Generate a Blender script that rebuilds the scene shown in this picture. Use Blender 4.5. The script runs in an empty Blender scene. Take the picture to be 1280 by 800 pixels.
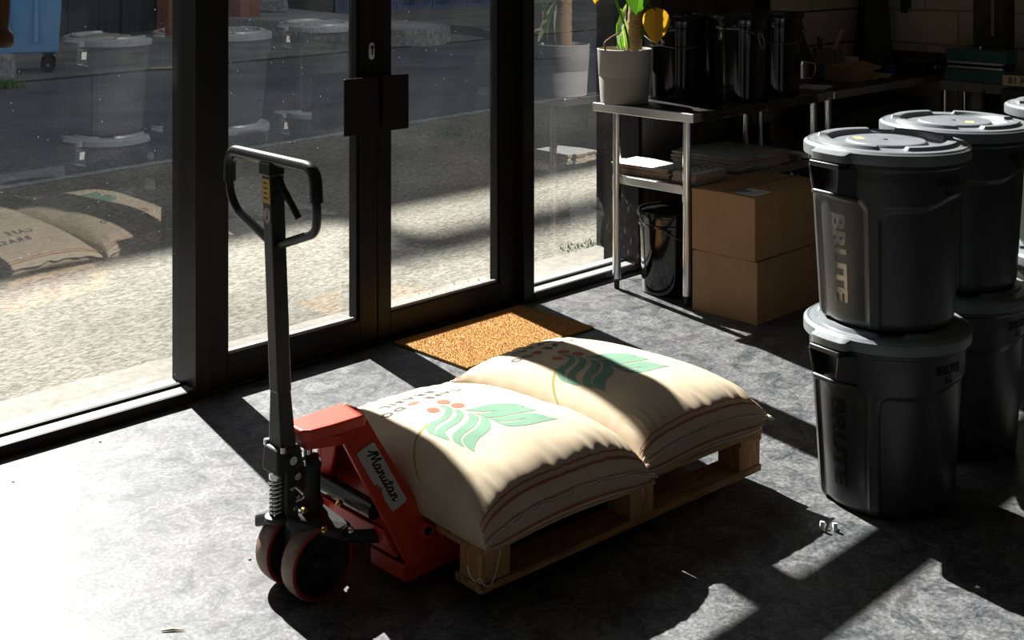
import bpy, bmesh, math, random
from mathutils import Vector, Matrix, noise
random.seed(7)
SC = bpy.context.scene
C = SC.collection
PI = math.pi
R = math.radians

# ------------------------------------------------------------------ camera
F, HY, CH = 1540.0, -68.0, 1.70        # focal length and horizon row in pixels, eye height in metres
cam_d = bpy.data.cameras.new('camera')
cam = bpy.data.objects.new('camera', cam_d); C.objects.link(cam)
cam.location = (0, 0, CH)
cam.rotation_euler = (R(90), 0, R(-45))
cam_d.sensor_width = 36.0
cam_d.lens = F / 1280 * 36
cam_d.shift_y = -(400 - HY) / 1280
cam_d.clip_start = 0.05
SC.camera = cam

# ------------------------------------------------------------------ sky, sun, exposure
SUN_EL = 40.5
SUN_H = Vector((0.216, 0.976, 0)).normalized()
TO_SUN = Vector((SUN_H.x * math.cos(R(SUN_EL)), SUN_H.y * math.cos(R(SUN_EL)), math.sin(R(SUN_EL))))
world = bpy.data.worlds.new('sky'); SC.world = world
world.use_nodes = True
wn = world.node_tree.nodes; wl = world.node_tree.links
sky = wn.new('ShaderNodeTexSky'); sky.sky_type = 'NISHITA'
sky.sun_disc = False; sky.sun_elevation = R(SUN_EL); sky.sun_rotation = R(12)
bg = wn['Background']; bg.inputs['Strength'].default_value = 0.085
hs = wn.new('ShaderNodeHueSaturation'); hs.inputs['Saturation'].default_value = 0.38
wl.new(sky.outputs[0], hs.inputs['Color']); wl.new(hs.outputs[0], bg.inputs['Color'])
sun_d = bpy.data.lights.new('sun', 'SUN'); sun_d.energy = 12.0; sun_d.angle = R(0.6)
sun_d.color = (1.0, 0.965, 0.915)
sun = bpy.data.objects.new('sun', sun_d); C.objects.link(sun)
sun.rotation_euler = TO_SUN.to_track_quat('Z', 'Y').to_euler()
sun.location = (6, 12, 12)
vs = SC.view_settings
vs.view_transform = 'Standard'; vs.look = 'None'; vs.exposure = 0.78; vs.gamma = 1.0; vs.use_curve_mapping = False
SC.cycles.max_bounces = 10; SC.cycles.diffuse_bounces = 5; SC.cycles.glossy_bounces = 4
SC.cycles.transparent_max_bounces = 16; SC.cycles.use_denoising = True
SC.cycles.caustics_reflective = False; SC.cycles.caustics_refractive = False

# ------------------------------------------------------------------ pixel -> place
def pz(x, y, z=0.0):
    d = F * (CH - z) / (y - HY); r = (x - 640) / F * d
    return Vector(((d + r) / math.sqrt(2), (d - r) / math.sqrt(2), z))
def py(x, y, Y):
    k = (x - 640) / F; X = Y * (1 + k) / (1 - k); d = (X + Y) / math.sqrt(2)
    return Vector((X, Y, CH - (y - HY) * d / F))

# ------------------------------------------------------------------ materials
M = {}
def mat(name, col, rough=0.5, metal=0.0, spec=0.5, col2=None, scale=20.0, mixr=(0.35, 0.65), stretch=None,
        bump=None, rough2=None, coat=0.0, detail=6.0, trans=0.0, sub=None, sheen=0.0):
    if name in M: return M[name]
    m = bpy.data.materials.new(name); m.use_nodes = True; M[name] = m
    n, l = m.node_tree.nodes, m.node_tree.links
    b = n['Principled BSDF']
    b.inputs['Base Color'].default_value = (*col, 1)
    b.inputs['Roughness'].default_value = rough
    b.inputs['Metallic'].default_value = metal
    b.inputs['Specular IOR Level'].default_value = spec
    if coat: b.inputs['Coat Weight'].default_value = coat; b.inputs['Coat Roughness'].default_value = 0.08
    if trans: b.inputs['Transmission Weight'].default_value = trans
    if sheen: b.inputs['Sheen Weight'].default_value = sheen; b.inputs['Sheen Roughness'].default_value = 0.5
    tc = n.new('ShaderNodeTexCoord'); mp = n.new('ShaderNodeMapping')
    l.new(tc.outputs['Object'], mp.inputs['Vector'])
    if stretch: mp.inputs['Scale'].default_value = stretch
    if col2:
        t = n.new('ShaderNodeTexNoise'); t.inputs['Scale'].default_value = scale; t.inputs['Detail'].default_value = detail
        l.new(mp.outputs[0], t.inputs['Vector'])
        rp = n.new('ShaderNodeValToRGB'); rp.color_ramp.elements[0].position = mixr[0]; rp.color_ramp.elements[1].position = mixr[1]
        rp.color_ramp.elements[0].color = (*col, 1); rp.color_ramp.elements[1].color = (*col2, 1)
        l.new(t.outputs['Fac'], rp.inputs[0]); l.new(rp.outputs[0], b.inputs['Base Color'])
        if rough2 is not None:
            mr = n.new('ShaderNodeMapRange'); mr.inputs[1].default_value = mixr[0]; mr.inputs[2].default_value = mixr[1]
            mr.inputs[3].default_value = rough; mr.inputs[4].default_value = rough2
            l.new(t.outputs['Fac'], mr.inputs[0]); l.new(mr.outputs[0], b.inputs['Roughness'])
    if bump:
        bt = n.new('ShaderNodeTexNoise'); bt.inputs['Scale'].default_value = bump[0]; bt.inputs['Detail'].default_value = 5
        l.new(mp.outputs[0], bt.inputs['Vector'])
        bn = n.new('ShaderNodeBump'); bn.inputs['Strength'].default_value = bump[1]; bn.inputs['Distance'].default_value = bump[2] if len(bump) > 2 else 0.004
        l.new(bt.outputs['Fac'], bn.inputs['Height']); l.new(bn.outputs[0], b.inputs['Normal'])
    return m

def glass_mat():
    m = bpy.data.materials.new('window_glass'); m.use_nodes = True; M['window_glass'] = m
    n, l = m.node_tree.nodes, m.node_tree.links
    n.remove(n['Principled BSDF']); out = n['Material Output']
    tr = n.new('ShaderNodeBsdfTransparent'); tr.inputs[0].default_value = (0.93, 0.955, 0.945, 1)
    gl = n.new('ShaderNodeBsdfGlossy'); gl.inputs['Roughness'].default_value = 0.0
    fr = n.new('ShaderNodeFresnel'); fr.inputs['IOR'].default_value = 1.5
    mu = n.new('ShaderNodeMath'); mu.operation = 'MULTIPLY'; mu.inputs[1].default_value = 3.4; mu.use_clamp = True
    l.new(fr.outputs[0], mu.inputs[0])
    mx = n.new('ShaderNodeMixShader'); l.new(mu.outputs[0], mx.inputs[0]); l.new(tr.outputs[0], mx.inputs[1]); l.new(gl.outputs[0], mx.inputs[2])
    # dust specks and a faint film of dirt on the pane
    tc = n.new('ShaderNodeTexCoord')
    vo = n.new('ShaderNodeTexVoronoi'); vo.inputs['Scale'].default_value = 42
    l.new(tc.outputs['Object'], vo.inputs['Vector'])
    lt = n.new('ShaderNodeMath'); lt.operation = 'LESS_THAN'; lt.inputs[1].default_value = 0.05
    l.new(vo.outputs['Distance'], lt.inputs[0])
    n2 = n.new('ShaderNodeTexNoise'); n2.inputs['Scale'].default_value = 9; l.new(tc.outputs['Object'], n2.inputs['Vector'])
    g2 = n.new('ShaderNodeMath'); g2.operation = 'GREATER_THAN'; g2.inputs[1].default_value = 0.50; l.new(n2.outputs['Fac'], g2.inputs[0])
    m2 = n.new('ShaderNodeMath'); m2.operation = 'MULTIPLY'; l.new(lt.outputs[0], m2.inputs[0]); l.new(g2.outputs[0], m2.inputs[1])
    n3 = n.new('ShaderNodeTexNoise'); n3.inputs['Scale'].default_value = 3.5; n3.inputs['Detail'].default_value = 6
    l.new(tc.outputs['Object'], n3.inputs['Vector'])
    r3 = n.new('ShaderNodeMapRange'); r3.inputs[1].default_value = 0.45; r3.inputs[2].default_value = 0.8; r3.inputs[3].default_value = 0.0; r3.inputs[4].default_value = 0.006
    l.new(n3.outputs['Fac'], r3.inputs[0])
    m3 = n.new('ShaderNodeMath'); m3.operation = 'MULTIPLY'; m3.inputs[1].default_value = 0.3; l.new(m2.outputs[0], m3.inputs[0])
    ad = n.new('ShaderNodeMath'); ad.operation = 'ADD'; ad.use_clamp = True; l.new(m3.outputs[0], ad.inputs[0]); l.new(r3.outputs[0], ad.inputs[1])
    df = n.new('ShaderNodeBsdfTranslucent'); df.inputs[0].default_value = (0.8, 0.8, 0.8, 1)
    d2 = n.new('ShaderNodeMixShader'); l.new(ad.outputs[0], d2.inputs[0]); l.new(mx.outputs[0], d2.inputs[1]); l.new(df.outputs[0], d2.inputs[2])
    l.new(d2.outputs[0], out.inputs['Surface'])
    return m
glass_mat()

def floor_mat():
    m = bpy.data.materials.new('polished_concrete'); m.use_nodes = True; M['floor'] = m
    n, l = m.node_tree.nodes, m.node_tree.links; b = n['Principled BSDF']
    tc = n.new('ShaderNodeTexCoord')
    def nz(sc, det, rgh=0.6, dist=0.0):
        t = n.new('ShaderNodeTexNoise'); t.inputs['Scale'].default_value = sc; t.inputs['Detail'].default_value = det
        t.inputs['Roughness'].default_value = rgh; t.inputs['Distortion'].default_value = dist
        l.new(tc.outputs['Object'], t.inputs['Vector']); return t
    a = nz(10, 14, 0.82, 0.9); c = nz(1.6, 5); s = nz(75, 6, 0.7)
    ra = n.new('ShaderNodeValToRGB')
    e = ra.color_ramp.elements; e[0].position = 0.40; e[0].color = (0.032, 0.035, 0.042, 1); e[1].position = 0.62; e[1].color = (0.185, 0.187, 0.195, 1)
    l.new(a.outputs['Fac'], ra.inputs[0])
    rs = n.new('ShaderNodeValToRGB'); e = rs.color_ramp.elements
    e[0].position = 0.40; e[0].color = (0.35, 0.35, 0.36, 1); e[1].position = 0.62; e[1].color = (1.35, 1.33, 1.3, 1)
    l.new(s.outputs['Fac'], rs.inputs[0])
    mx = n.new('ShaderNodeMix'); mx.data_type = 'RGBA'; mx.blend_type = 'MULTIPLY'; mx.inputs[0].default_value = 0.75
    l.new(ra.outputs[0], mx.inputs[6]); l.new(rs.outputs[0], mx.inputs[7])
    # pale scuffs and brownish stains
    rc = n.new('ShaderNodeMapRange'); rc.inputs[1].default_value = 0.55; rc.inputs[2].default_value = 0.75; rc.inputs[3].default_value = 0; rc.inputs[4].default_value = 0.30
    l.new(c.outputs['Fac'], rc.inputs[0])
    m2 = n.new('ShaderNodeMix'); m2.data_type = 'RGBA'; l.new(rc.outputs[0], m2.inputs[0])
    l.new(mx.outputs[2], m2.inputs[6]); m2.inputs[7].default_value = (0.21, 0.185, 0.155, 1)
    sv = n.new('ShaderNodeTexVoronoi'); sv.feature = 'DISTANCE_TO_EDGE'; sv.inputs['Scale'].default_value = 2.2
    wv = n.new('ShaderNodeTexNoise'); wv.inputs['Scale'].default_value = 3; l.new(tc.outputs['Object'], wv.inputs['Vector'])
    va = n.new('ShaderNodeVectorMath'); va.operation = 'MULTIPLY_ADD'; va.inputs[1].default_value = (0.8, 0.8, 0.8)
    l.new(wv.outputs['Color'], va.inputs[0]); l.new(tc.outputs['Object'], va.inputs[2]); l.new(va.outputs[0], sv.inputs['Vector'])
    ls = n.new('ShaderNodeMath'); ls.operation = 'LESS_THAN'; ls.inputs[1].default_value = 0.006; l.new(sv.outputs['Distance'], ls.inputs[0])
    lm = n.new('ShaderNodeMath'); lm.operation = 'MULTIPLY'; l.new(ls.outputs[0], lm.inputs[0]); l.new(rc.outputs[0], lm.inputs[1])
    m3 = n.new('ShaderNodeMix'); m3.data_type = 'RGBA'; l.new(lm.outputs[0], m3.inputs[0])
    l.new(m2.outputs[2], m3.inputs[6]); m3.inputs[7].default_value = (0.5, 0.49, 0.47, 1)
    l.new(m3.outputs[2], b.inputs['Base Color'])
    rr = n.new('ShaderNodeMapRange'); rr.inputs[1].default_value = 0.3; rr.inputs[2].default_value = 0.7; rr.inputs[3].default_value = 0.40; rr.inputs[4].default_value = 0.56
    l.new(a.outputs['Fac'], rr.inputs[0]); l.new(rr.outputs[0], b.inputs['Roughness'])
    b.inputs['Specular IOR Level'].default_value = 0.27
    bn = n.new('ShaderNodeBump'); bn.inputs['Strength'].default_value = 0.25; bn.inputs['Distance'].default_value = 0.002
    l.new(s.outputs['Fac'], bn.inputs['Height']); l.new(bn.outputs[0], b.inputs['Normal'])
floor_mat()

def weave_mat(name, c1, c2, bright=1.0):
    m = bpy.data.materials.new(name); m.use_nodes = True; M[name] = m
    n, l = m.node_tree.nodes, m.node_tree.links; b = n['Principled BSDF']
    b.inputs['Roughness'].default_value = 0.9; b.inputs['Specular IOR Level'].default_value = 0.15
    tc = n.new('ShaderNodeTexCoord')
    w1 = n.new('ShaderNodeTexWave'); w1.inputs['Scale'].default_value = 170; w1.bands_direction = 'X'; w1.inputs['Distortion'].default_value = 1.2; w1.inputs['Detail'].default_value = 2
    w2 = n.new('ShaderNodeTexWave'); w2.inputs['Scale'].default_value = 170; w2.bands_direction = 'Y'; w2.inputs['Distortion'].default_value = 1.2; w2.inputs['Detail'].default_value = 2
    l.new(tc.outputs['Object'], w1.inputs[0]); l.new(tc.outputs['Object'], w2.inputs[0])
    mu = n.new('ShaderNodeMath'); mu.operation = 'MULTIPLY'; l.new(w1.outputs['Fac'], mu.inputs[0]); l.new(w2.outputs['Fac'], mu.inputs[1])
    nz = n.new('ShaderNodeTexNoise'); nz.inputs['Scale'].default_value = 14; nz.inputs['Detail'].default_value = 8; l.new(tc.outputs['Object'], nz.inputs['Vector'])
    mx = n.new('ShaderNodeMix'); mx.data_type = 'RGBA'; mx.inputs[6].default_value = (*c1, 1); mx.inputs[7].default_value = (*c2, 1)
    ad = n.new('ShaderNodeMath'); ad.operation = 'MULTIPLY_ADD'; ad.inputs[1].default_value = 0.5; l.new(mu.outputs[0], ad.inputs[0]); 
    m5 = n.new('ShaderNodeMath'); m5.operation = 'MULTIPLY'; m5.inputs[1].default_value = 0.6; l.new(nz.outputs['Fac'], m5.inputs[0]); l.new(m5.outputs[0], ad.inputs[2])
    l.new(ad.outputs[0], mx.inputs[0]); l.new(mx.outputs[2], b.inputs['Base Color'])
    bn = n.new('ShaderNodeBump'); bn.inputs['Strength'].default_value = 0.55; bn.inputs['Distance'].default_value = 0.0012
    l.new(mu.outputs[0], bn.inputs['Height']); l.new(bn.outputs[0], b.inputs['Normal'])
weave_mat('jute', (0.46, 0.36, 0.245), (0.70, 0.59, 0.445))
weave_mat('jute_green', (0.10, 0.22, 0.15), (0.25, 0.38, 0.28))
weave_mat('jute_red', (0.34, 0.085, 0.05), (0.52, 0.22, 0.15))
weave_mat('jute_dark', (0.05, 0.055, 0.065), (0.20, 0.19, 0.18))
weave_mat('jute_yellow', (0.52, 0.30, 0.03), (0.62, 0.40, 0.07))

def ground_mat(name, c1, c2, sc, rough, bumps, stretch=(1, 1, 1)):
    m = bpy.data.materials.new(name); m.use_nodes = True; M[name] = m
    n, l = m.node_tree.nodes, m.node_tree.links; b = n['Principled BSDF']
    b.inputs['Roughness'].default_value = rough; b.inputs['Specular IOR Level'].default_value = 0.25
    tc = n.new('ShaderNodeTexCoord'); mp = n.new('ShaderNodeMapping'); mp.inputs['Scale'].default_value = stretch
    mp.inputs['Rotation'].default_value = (0, 0, R(-8))
    l.new(tc.outputs['Object'], mp.inputs[0])
    a = n.new('ShaderNodeTexNoise'); a.inputs['Scale'].default_value = sc; a.inputs['Detail'].default_value = 7; a.inputs['Roughness'].default_value = 0.75
    l.new(mp.outputs[0], a.inputs['Vector'])
    big = n.new('ShaderNodeTexNoise'); big.inputs['Scale'].default_value = 0.8; big.inputs['Detail'].default_value = 5; l.new(tc.outputs['Object'], big.inputs['Vector'])
    rp = n.new('ShaderNodeValToRGB'); e = rp.color_ramp.elements; e[0].position = 0.40; e[1].position = 0.60; e[0].color = (*c1, 1); e[1].color = (*c2, 1)
    l.new(a.outputs['Fac'], rp.inputs[0])
    mr = n.new('ShaderNodeMapRange'); mr.inputs[1].default_value = 0.3; mr.inputs[2].default_value = 0.7; mr.inputs[3].default_value = 0.72; mr.inputs[4].default_value = 1.25
    l.new(big.outputs['Fac'], mr.inputs[0])
    vm = n.new('ShaderNodeVectorMath'); vm.operation = 'SCALE'; l.new(rp.outputs[0], vm.inputs[0]); l.new(mr.outputs[0], vm.inputs['Scale'])
    l.new(vm.outputs[0], b.inputs['Base Color'])
    bn = n.new('ShaderNodeBump'); bn.inputs['Strength'].default_value = bumps[0]; bn.inputs['Distance'].default_value = bumps[1]
    l.new(a.outputs['Fac'], bn.inputs['Height']); l.new(bn.outputs[0], b.inputs['Normal'])
ground_mat('brushed_concrete', (0.13, 0.118, 0.095), (0.36, 0.34, 0.285), 30, 0.95, (0.9, 0.02), (1.0, 1.9, 1))
ground_mat('smooth_concrete', (0.20, 0.184, 0.158), (0.27, 0.252, 0.22), 18, 0.9, (0.3, 0.004))
ground_mat('asphalt', (0.06, 0.06, 0.062), (0.19, 0.19, 0.195), 55, 0.9, (0.8, 0.01))
ground_mat('pavement', (0.11, 0.105, 0.09), (0.25, 0.24, 0.215), 20, 0.92, (0.5, 0.01))
ground_mat('dock_concrete', (0.19, 0.185, 0.175), (0.38, 0.37, 0.35), 14, 0.92, (0.5, 0.01))

mat('frame_black', (0.0055, 0.005, 0.0045), 0.45, spec=0.22, bump=(90, 0.06, 0.001))
mat('lock_metal', (0.55, 0.55, 0.53), 0.35, metal=0.2)
mat('sill_metal', (0.24, 0.24, 0.235), 0.5, col2=(0.30, 0.30, 0.295), scale=30)
mat('black_wall', (0.012, 0.0115, 0.011), 0.5, spec=0.3, col2=(0.018, 0.017, 0.016), scale=8)
mat('rib_black', (0.13, 0.125, 0.115), 0.35)
mat('black_clad', (0.008, 0.008, 0.0085), 0.6, spec=0.25, col2=(0.017, 0.017, 0.017), scale=30, bump=(120, 0.3, 0.002))
mat('block_paint', (0.58, 0.50, 0.36), 0.8, col2=(0.66, 0.575, 0.42), scale=9, bump=(60, 0.35, 0.004))
mat('mortar_paint', (0.48, 0.41, 0.30), 0.85)
mat('plaster', (0.24, 0.23, 0.21), 0.9)
mat('back_wall', (0.40, 0.38, 0.35), 0.9)
mat('dark_ceiling', (0.48, 0.465, 0.44), 0.9)
mat('steel', (0.70, 0.69, 0.67), 0.30, metal=1.0, col2=(0.60, 0.59, 0.57), scale=6, rough2=0.40)
mat('steel_tube', (0.75, 0.75, 0.73), 0.22, metal=1.0)
mat('chrome', (0.8, 0.8, 0.8), 0.12, metal=1.0)
mat('dark_top', (0.10, 0.10, 0.10), 0.35, metal=0.9, col2=(0.06, 0.06, 0.06), scale=9)
mat('truck_red', (0.70, 0.055, 0.018), 0.42, col2=(0.60, 0.042, 0.015), scale=5, bump=(160, 0.05, 0.001))
mat('truck_black', (0.014, 0.014, 0.014), 0.36)
mat('cast_black', (0.016, 0.016, 0.016), 0.5, bump=(140, 0.25, 0.002))
mat('rubber_black', (0.012, 0.012, 0.012), 0.32)
mat('tyre', (0.22, 0.125, 0.085), 0.6, col2=(0.36, 0.25, 0.19), scale=25)
mat('tyre_red', (0.40, 0.03, 0.02), 0.45)
mat('hub_black', (0.012, 0.012, 0.013), 0.45)
mat('brass', (0.6, 0.40, 0.12), 0.3, metal=1.0)
mat('bolt_zinc', (0.7, 0.7, 0.68), 0.25, metal=1.0)
mat('label_white', (0.52, 0.50, 0.47), 0.45, col2=(0.60, 0.58, 0.55), scale=40)
mat('paper_white', (0.82, 0.82, 0.80), 0.8)
mat('ink', (0.012, 0.012, 0.014), 0.5)
mat('ink_grey', (0.2, 0.2, 0.21), 0.6)
mat('sticker_yellow', (0.78, 0.48, 0.06), 0.5)
mat('sticker_pale', (0.62, 0.43, 0.17), 0.6)
mat('sticker_pink', (0.65, 0.33, 0.30), 0.5)
mat('pallet_wood', (0.34, 0.175, 0.066), 0.75, col2=(0.62, 0.36, 0.155), scale=6, stretch=(1.5, 14, 14), bump=(30, 0.35, 0.003))
mat('pallet_block', (0.44, 0.23, 0.078), 0.75, col2=(0.66, 0.385, 0.15), scale=6, stretch=(14, 14, 1.5), bump=(30, 0.3, 0.003))
mat('string', (0.75, 0.72, 0.66), 0.9)
mat('coir', (0.36, 0.175, 0.042), 0.95, col2=(0.52, 0.27, 0.075), scale=120, bump=(220, 0.4, 0.003))
mat('bin_grey', (0.037, 0.039, 0.0405), 0.36, col2=(0.043, 0.045, 0.0465), scale=12, bump=(260, 0.12, 0.0008))
mat('lid_grey', (0.15, 0.17, 0.182), 0.36, col2=(0.195, 0.212, 0.224), scale=16, bump=(200, 0.12, 0.0008))
mat('bin_letter', (0.010, 0.010, 0.0105), 0.55, spec=0.2)
mat('bin_letter_gloss', (0.16, 0.155, 0.14), 0.16, metal=0.6)
mat('cardboard', (0.40, 0.225, 0.105), 0.8, col2=(0.46, 0.265, 0.13), scale=5, bump=(40, 0.12, 0.002))
mat('tape', (0.36, 0.21, 0.10), 0.35)
mat('carton_white', (0.88, 0.88, 0.87), 0.7)
mat('carton_edge', (0.42, 0.30, 0.21), 0.85)
mat('bucket_black', (0.006, 0.006, 0.007), 0.09, coat=0.6)
mat('bucket_lid', (0.010, 0.010, 0.011), 0.16)
mat('label_blue', (0.22, 0.25, 0.55), 0.4)
mat('wire', (0.22, 0.215, 0.20), 0.4, metal=0.9)
mat('pot_grey', (0.40, 0.385, 0.365), 0.6)
mat('soil', (0.16, 0.10, 0.06), 0.95, col2=(0.38, 0.29, 0.2), scale=60, bump=(80, 0.8, 0.01))
mat('trunk', (0.20, 0.115, 0.05), 0.85, col2=(0.42, 0.27, 0.13), scale=10, stretch=(3, 3, 30), bump=(25, 0.6, 0.006))
mat('wood_lath', (0.40, 0.22, 0.075), 0.7, col2=(0.5, 0.29, 0.11), scale=8, stretch=(14, 2, 14))
mat('kraft', (0.52, 0.42, 0.25), 0.85)
mat('cup_paper', (0.72, 0.69, 0.62), 0.75)
mat('dark_plastic', (0.010, 0.010, 0.010), 0.5)
mat('sealer_green', (0.035, 0.13, 0.12), 0.45)
mat('blue_tape', (0.03, 0.05, 0.22), 0.5)
mat('dark_red', (0.12, 0.03, 0.02), 0.7)
mat('dark_wood', (0.12, 0.05, 0.018), 0.5, col2=(0.22, 0.10, 0.035), scale=14, stretch=(6, 6, 1))
mat('bin_blue', (0.15, 0.34, 0.58), 0.5, col2=(0.17, 0.37, 0.62), scale=8)
mat('castor', (0.012, 0.012, 0.013), 0.5)
mat('brick_a', (0.26, 0.10, 0.065), 0.9, col2=(0.34, 0.15, 0.10), scale=18)
mat('brick_b', (0.21, 0.085, 0.06), 0.9, col2=(0.29, 0.13, 0.09), scale=18)
mat('mortar', (0.24, 0.22, 0.20), 0.95)
mat('fence_dark', (0.035, 0.037, 0.043), 0.85, col2=(0.065, 0.067, 0.075), scale=5, stretch=(8, 8, 1))
mat('shutter_blue', (0.055, 0.085, 0.165), 0.6, col2=(0.075, 0.11, 0.20), scale=6)
mat('weed', (0.10, 0.20, 0.025), 0.8)
mat('plank', (0.50, 0.38, 0.24), 0.8)
mat('grate', (0.03, 0.03, 0.03), 0.7)
mat('puddle', (0.045, 0.043, 0.042), 0.55)
mat('far_dark', (0.03, 0.032, 0.03), 0.9, col2=(0.07, 0.068, 0.06), scale=12)
def leaf_mat(name, c1, c2, tr):
    m = mat(name, c1, 0.42, col2=c2, scale=9)
    b = m.node_tree.nodes['Principled BSDF']; n, l = m.node_tree.nodes, m.node_tree.links
    t = n.new('ShaderNodeBsdfTranslucent'); t.inputs[0].default_value = (*tr, 1)
    mx = n.new('ShaderNodeMixShader'); mx.inputs[0].default_value = 0.45
    l.new(b.outputs[0], mx.inputs[1]); l.new(t.outputs[0], mx.inputs[2]); l.new(mx.outputs[0], n['Material Output'].inputs['Surface'])
leaf_mat('leaf_green', (0.03, 0.10, 0.012), (0.05, 0.15, 0.02), (0.12, 0.33, 0.02))
leaf_mat('leaf_yellow', (0.62, 0.33, 0.02), (0.72, 0.42, 0.03), (0.95, 0.5, 0.02))
leaf_mat('leaf_pale', (0.12, 0.26, 0.05), (0.55, 0.58, 0.35), (0.45, 0.6, 0.12))
def film_mat():
    m = bpy.data.materials.new('plastic_film'); m.use_nodes = True; M['film'] = m
    n, l = m.node_tree.nodes, m.node_tree.links; b = n['Principled BSDF']
    b.inputs['Base Color'].default_value = (0.85, 0.85, 0.85, 1); b.inputs['Roughness'].default_value = 0.25
    tr = n.new('ShaderNodeBsdfTransparent'); mx = n.new('ShaderNodeMixShader'); mx.inputs[0].default_value = 0.10
    l.new(tr.outputs[0], mx.inputs[1]); l.new(b.outputs[0], mx.inputs[2]); l.new(mx.outputs[0], n['Material Output'].inputs['Surface'])
film_mat()

# ------------------------------------------------------------------ mesh helpers
class MB:
    def __init__(s): s.v = []; s.f = []
    def add(s, vs, fs):
        o = len(s.v); s.v += [Vector(p) for p in vs]; s.f += [tuple(i + o for i in f) for f in fs]; return s
    def box(s, x0, x1, y0, y1, z0, z1, mtx=None):
        p = [Vector((x, y, z)) for z in (z0, z1) for y in (y0, y1) for x in (x0, x1)]
        if mtx is not None: p = [mtx @ q for q in p]
        return s.add(p, [(0, 2, 3, 1), (4, 5, 7, 6), (0, 1, 5, 4), (2, 6, 7, 3), (0, 4, 6, 2), (1, 3, 7, 5)])
    def hexa(s, a, b):   # two matching quads
        return s.add(list(a) + list(b), [(3, 2, 1, 0), (4, 5, 6, 7), (0, 1, 5, 4), (1, 2, 6, 5), (2, 3, 7, 6), (3, 0, 4, 7)])
    def prism(s, poly, off):
        n = len(poly); off = Vector(off); P = [Vector(p) for p in poly]
        return s.add(P + [p + off for p in P], [tuple(range(n - 1, -1, -1)), tuple(range(n, 2 * n))] + [(i, (i + 1) % n, (i + 1) % n + n, i + n) for i in range(n)])
    def tube(s, path, r, n=12, cap=True):
        P = [Vector(p) for p in path]; m = len(P)
        rs = r if isinstance(r, (list, tuple)) else [r] * m
        vs = []; prev = None
        for i, p in enumerate(P):
            t = (P[min(i + 1, m - 1)] - P[max(i - 1, 0)]).normalized()
            if prev is None:
                a = Vector((0, 0, 1)) if abs(t.z) < 0.9 else Vector((1, 0, 0)); u = t.cross(a).normalized()
            else: u = (prev - t * prev.dot(t)).normalized()
            prev = u; w = t.cross(u)
            vs += [p + (u * math.cos(2 * PI * k / n) + w * math.sin(2 * PI * k / n)) * rs[i] for k in range(n)]
        fs = [(i * n + k, i * n + (k + 1) % n, (i + 1) * n + (k + 1) % n, (i + 1) * n + k) for i in range(m - 1) for k in range(n)]
        if cap: fs += [tuple(range(n - 1, -1, -1)), tuple((m - 1) * n + k for k in range(n))]
        return s.add(vs, fs)
    def lathe(s, prof, n=48, c=(0, 0, 0), capb=True, capt=True):
        c = Vector(c); m = len(prof)
        vs = [c + Vector((r * math.cos(2 * PI * k / n), r * math.sin(2 * PI * k / n), z)) for r, z in prof for k in range(n)]
        fs = [(i * n + k, i * n + (k + 1) % n, (i + 1) * n + (k + 1) % n, (i + 1) * n + k) for i in range(m - 1) for k in range(n)]
        if capb: fs.append(tuple(range(n - 1, -1, -1)))
        if capt: fs.append(tuple((m - 1) * n + k for k in range(n)))
        return s.add(vs, fs)
    def cyl(s, a, b, r, n=20): return s.tube([a, b], r, n)
    def ball(s, c, r, n=12, sc=(1, 1, 1)):
        c = Vector(c); prof = [(max(1e-4, r * math.sin(PI * i / n)), -r * math.cos(PI * i / n)) for i in range(n + 1)]
        o = len(s.v); s.lathe(prof, n * 2, capb=False, capt=False)
        for i in range(o, len(s.v)): q = s.v[i]; s.v[i] = c + Vector((q.x * sc[0], q.y * sc[1], q.z * sc[2]))
        return s
    def grid(s, fn, nu, nv):
        vs = [fn(i / nu, j / nv) for j in range(nv + 1) for i in range(nu + 1)]
        fs = [(j * (nu + 1) + i, j * (nu + 1) + i + 1, (j + 1) * (nu + 1) + i + 1, (j + 1) * (nu + 1) + i) for j in range(nv) for i in range(nu)]
        return s.add(vs, fs)
    def mesh(s, name, m=None, smooth=None):
        me = bpy.data.meshes.new(name); me.from_pydata([tuple(p) for p in s.v], [], s.f); me.update()
        if m: me.materials.append(M[m] if isinstance(m, str) else m)
        if smooth:
            me.polygons.foreach_set('use_smooth', [True] * len(me.polygons)); me.set_sharp_from_angle(angle=R(smooth))
        return me
    def build(s, name, m, parent=None, smooth=None, bev=0, seg=2, loc=None, rot=None, solid=0):
        return put(name, s.mesh(name, m, smooth), parent, bev, seg, loc, rot, solid)

def put(name, me, parent=None, bev=0, seg=2, loc=None, rot=None, solid=0):
    o = bpy.data.objects.new(name, me); C.objects.link(o)
    if parent is not None: o.parent = parent
    if loc is not None: o.location = loc
    if rot is not None: o.rotation_euler = rot
    if solid:
        md = o.modifiers.new('thick', 'SOLIDIFY'); md.thickness = solid; md.offset = 0
    if bev:
        md = o.modifiers.new('edge', 'BEVEL'); md.width = bev; md.segments = seg; md.limit_method = 'ANGLE'; md.angle_limit = R(40)
    return o
def tag(o, label, cat, group=None):
    o['label'] = label; o['category'] = cat
    if group: o['group'] = group
    return o
def thing(name, label, cat, loc=(0, 0, 0), rz=0.0, group=None):
    o = bpy.data.objects.new(name, None); C.objects.link(o); o.empty_display_size = 0.05
    o.location = loc; o.rotation_euler = (0, 0, rz)
    return tag(o, label, cat, group)
def struct(o): o['kind'] = 'structure'; return o
def copy_tree(o, parent=None):
    c = o.copy(); C.objects.link(c); c.parent = parent
    for ch in list(o.children): copy_tree(ch, c)
    return c
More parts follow.
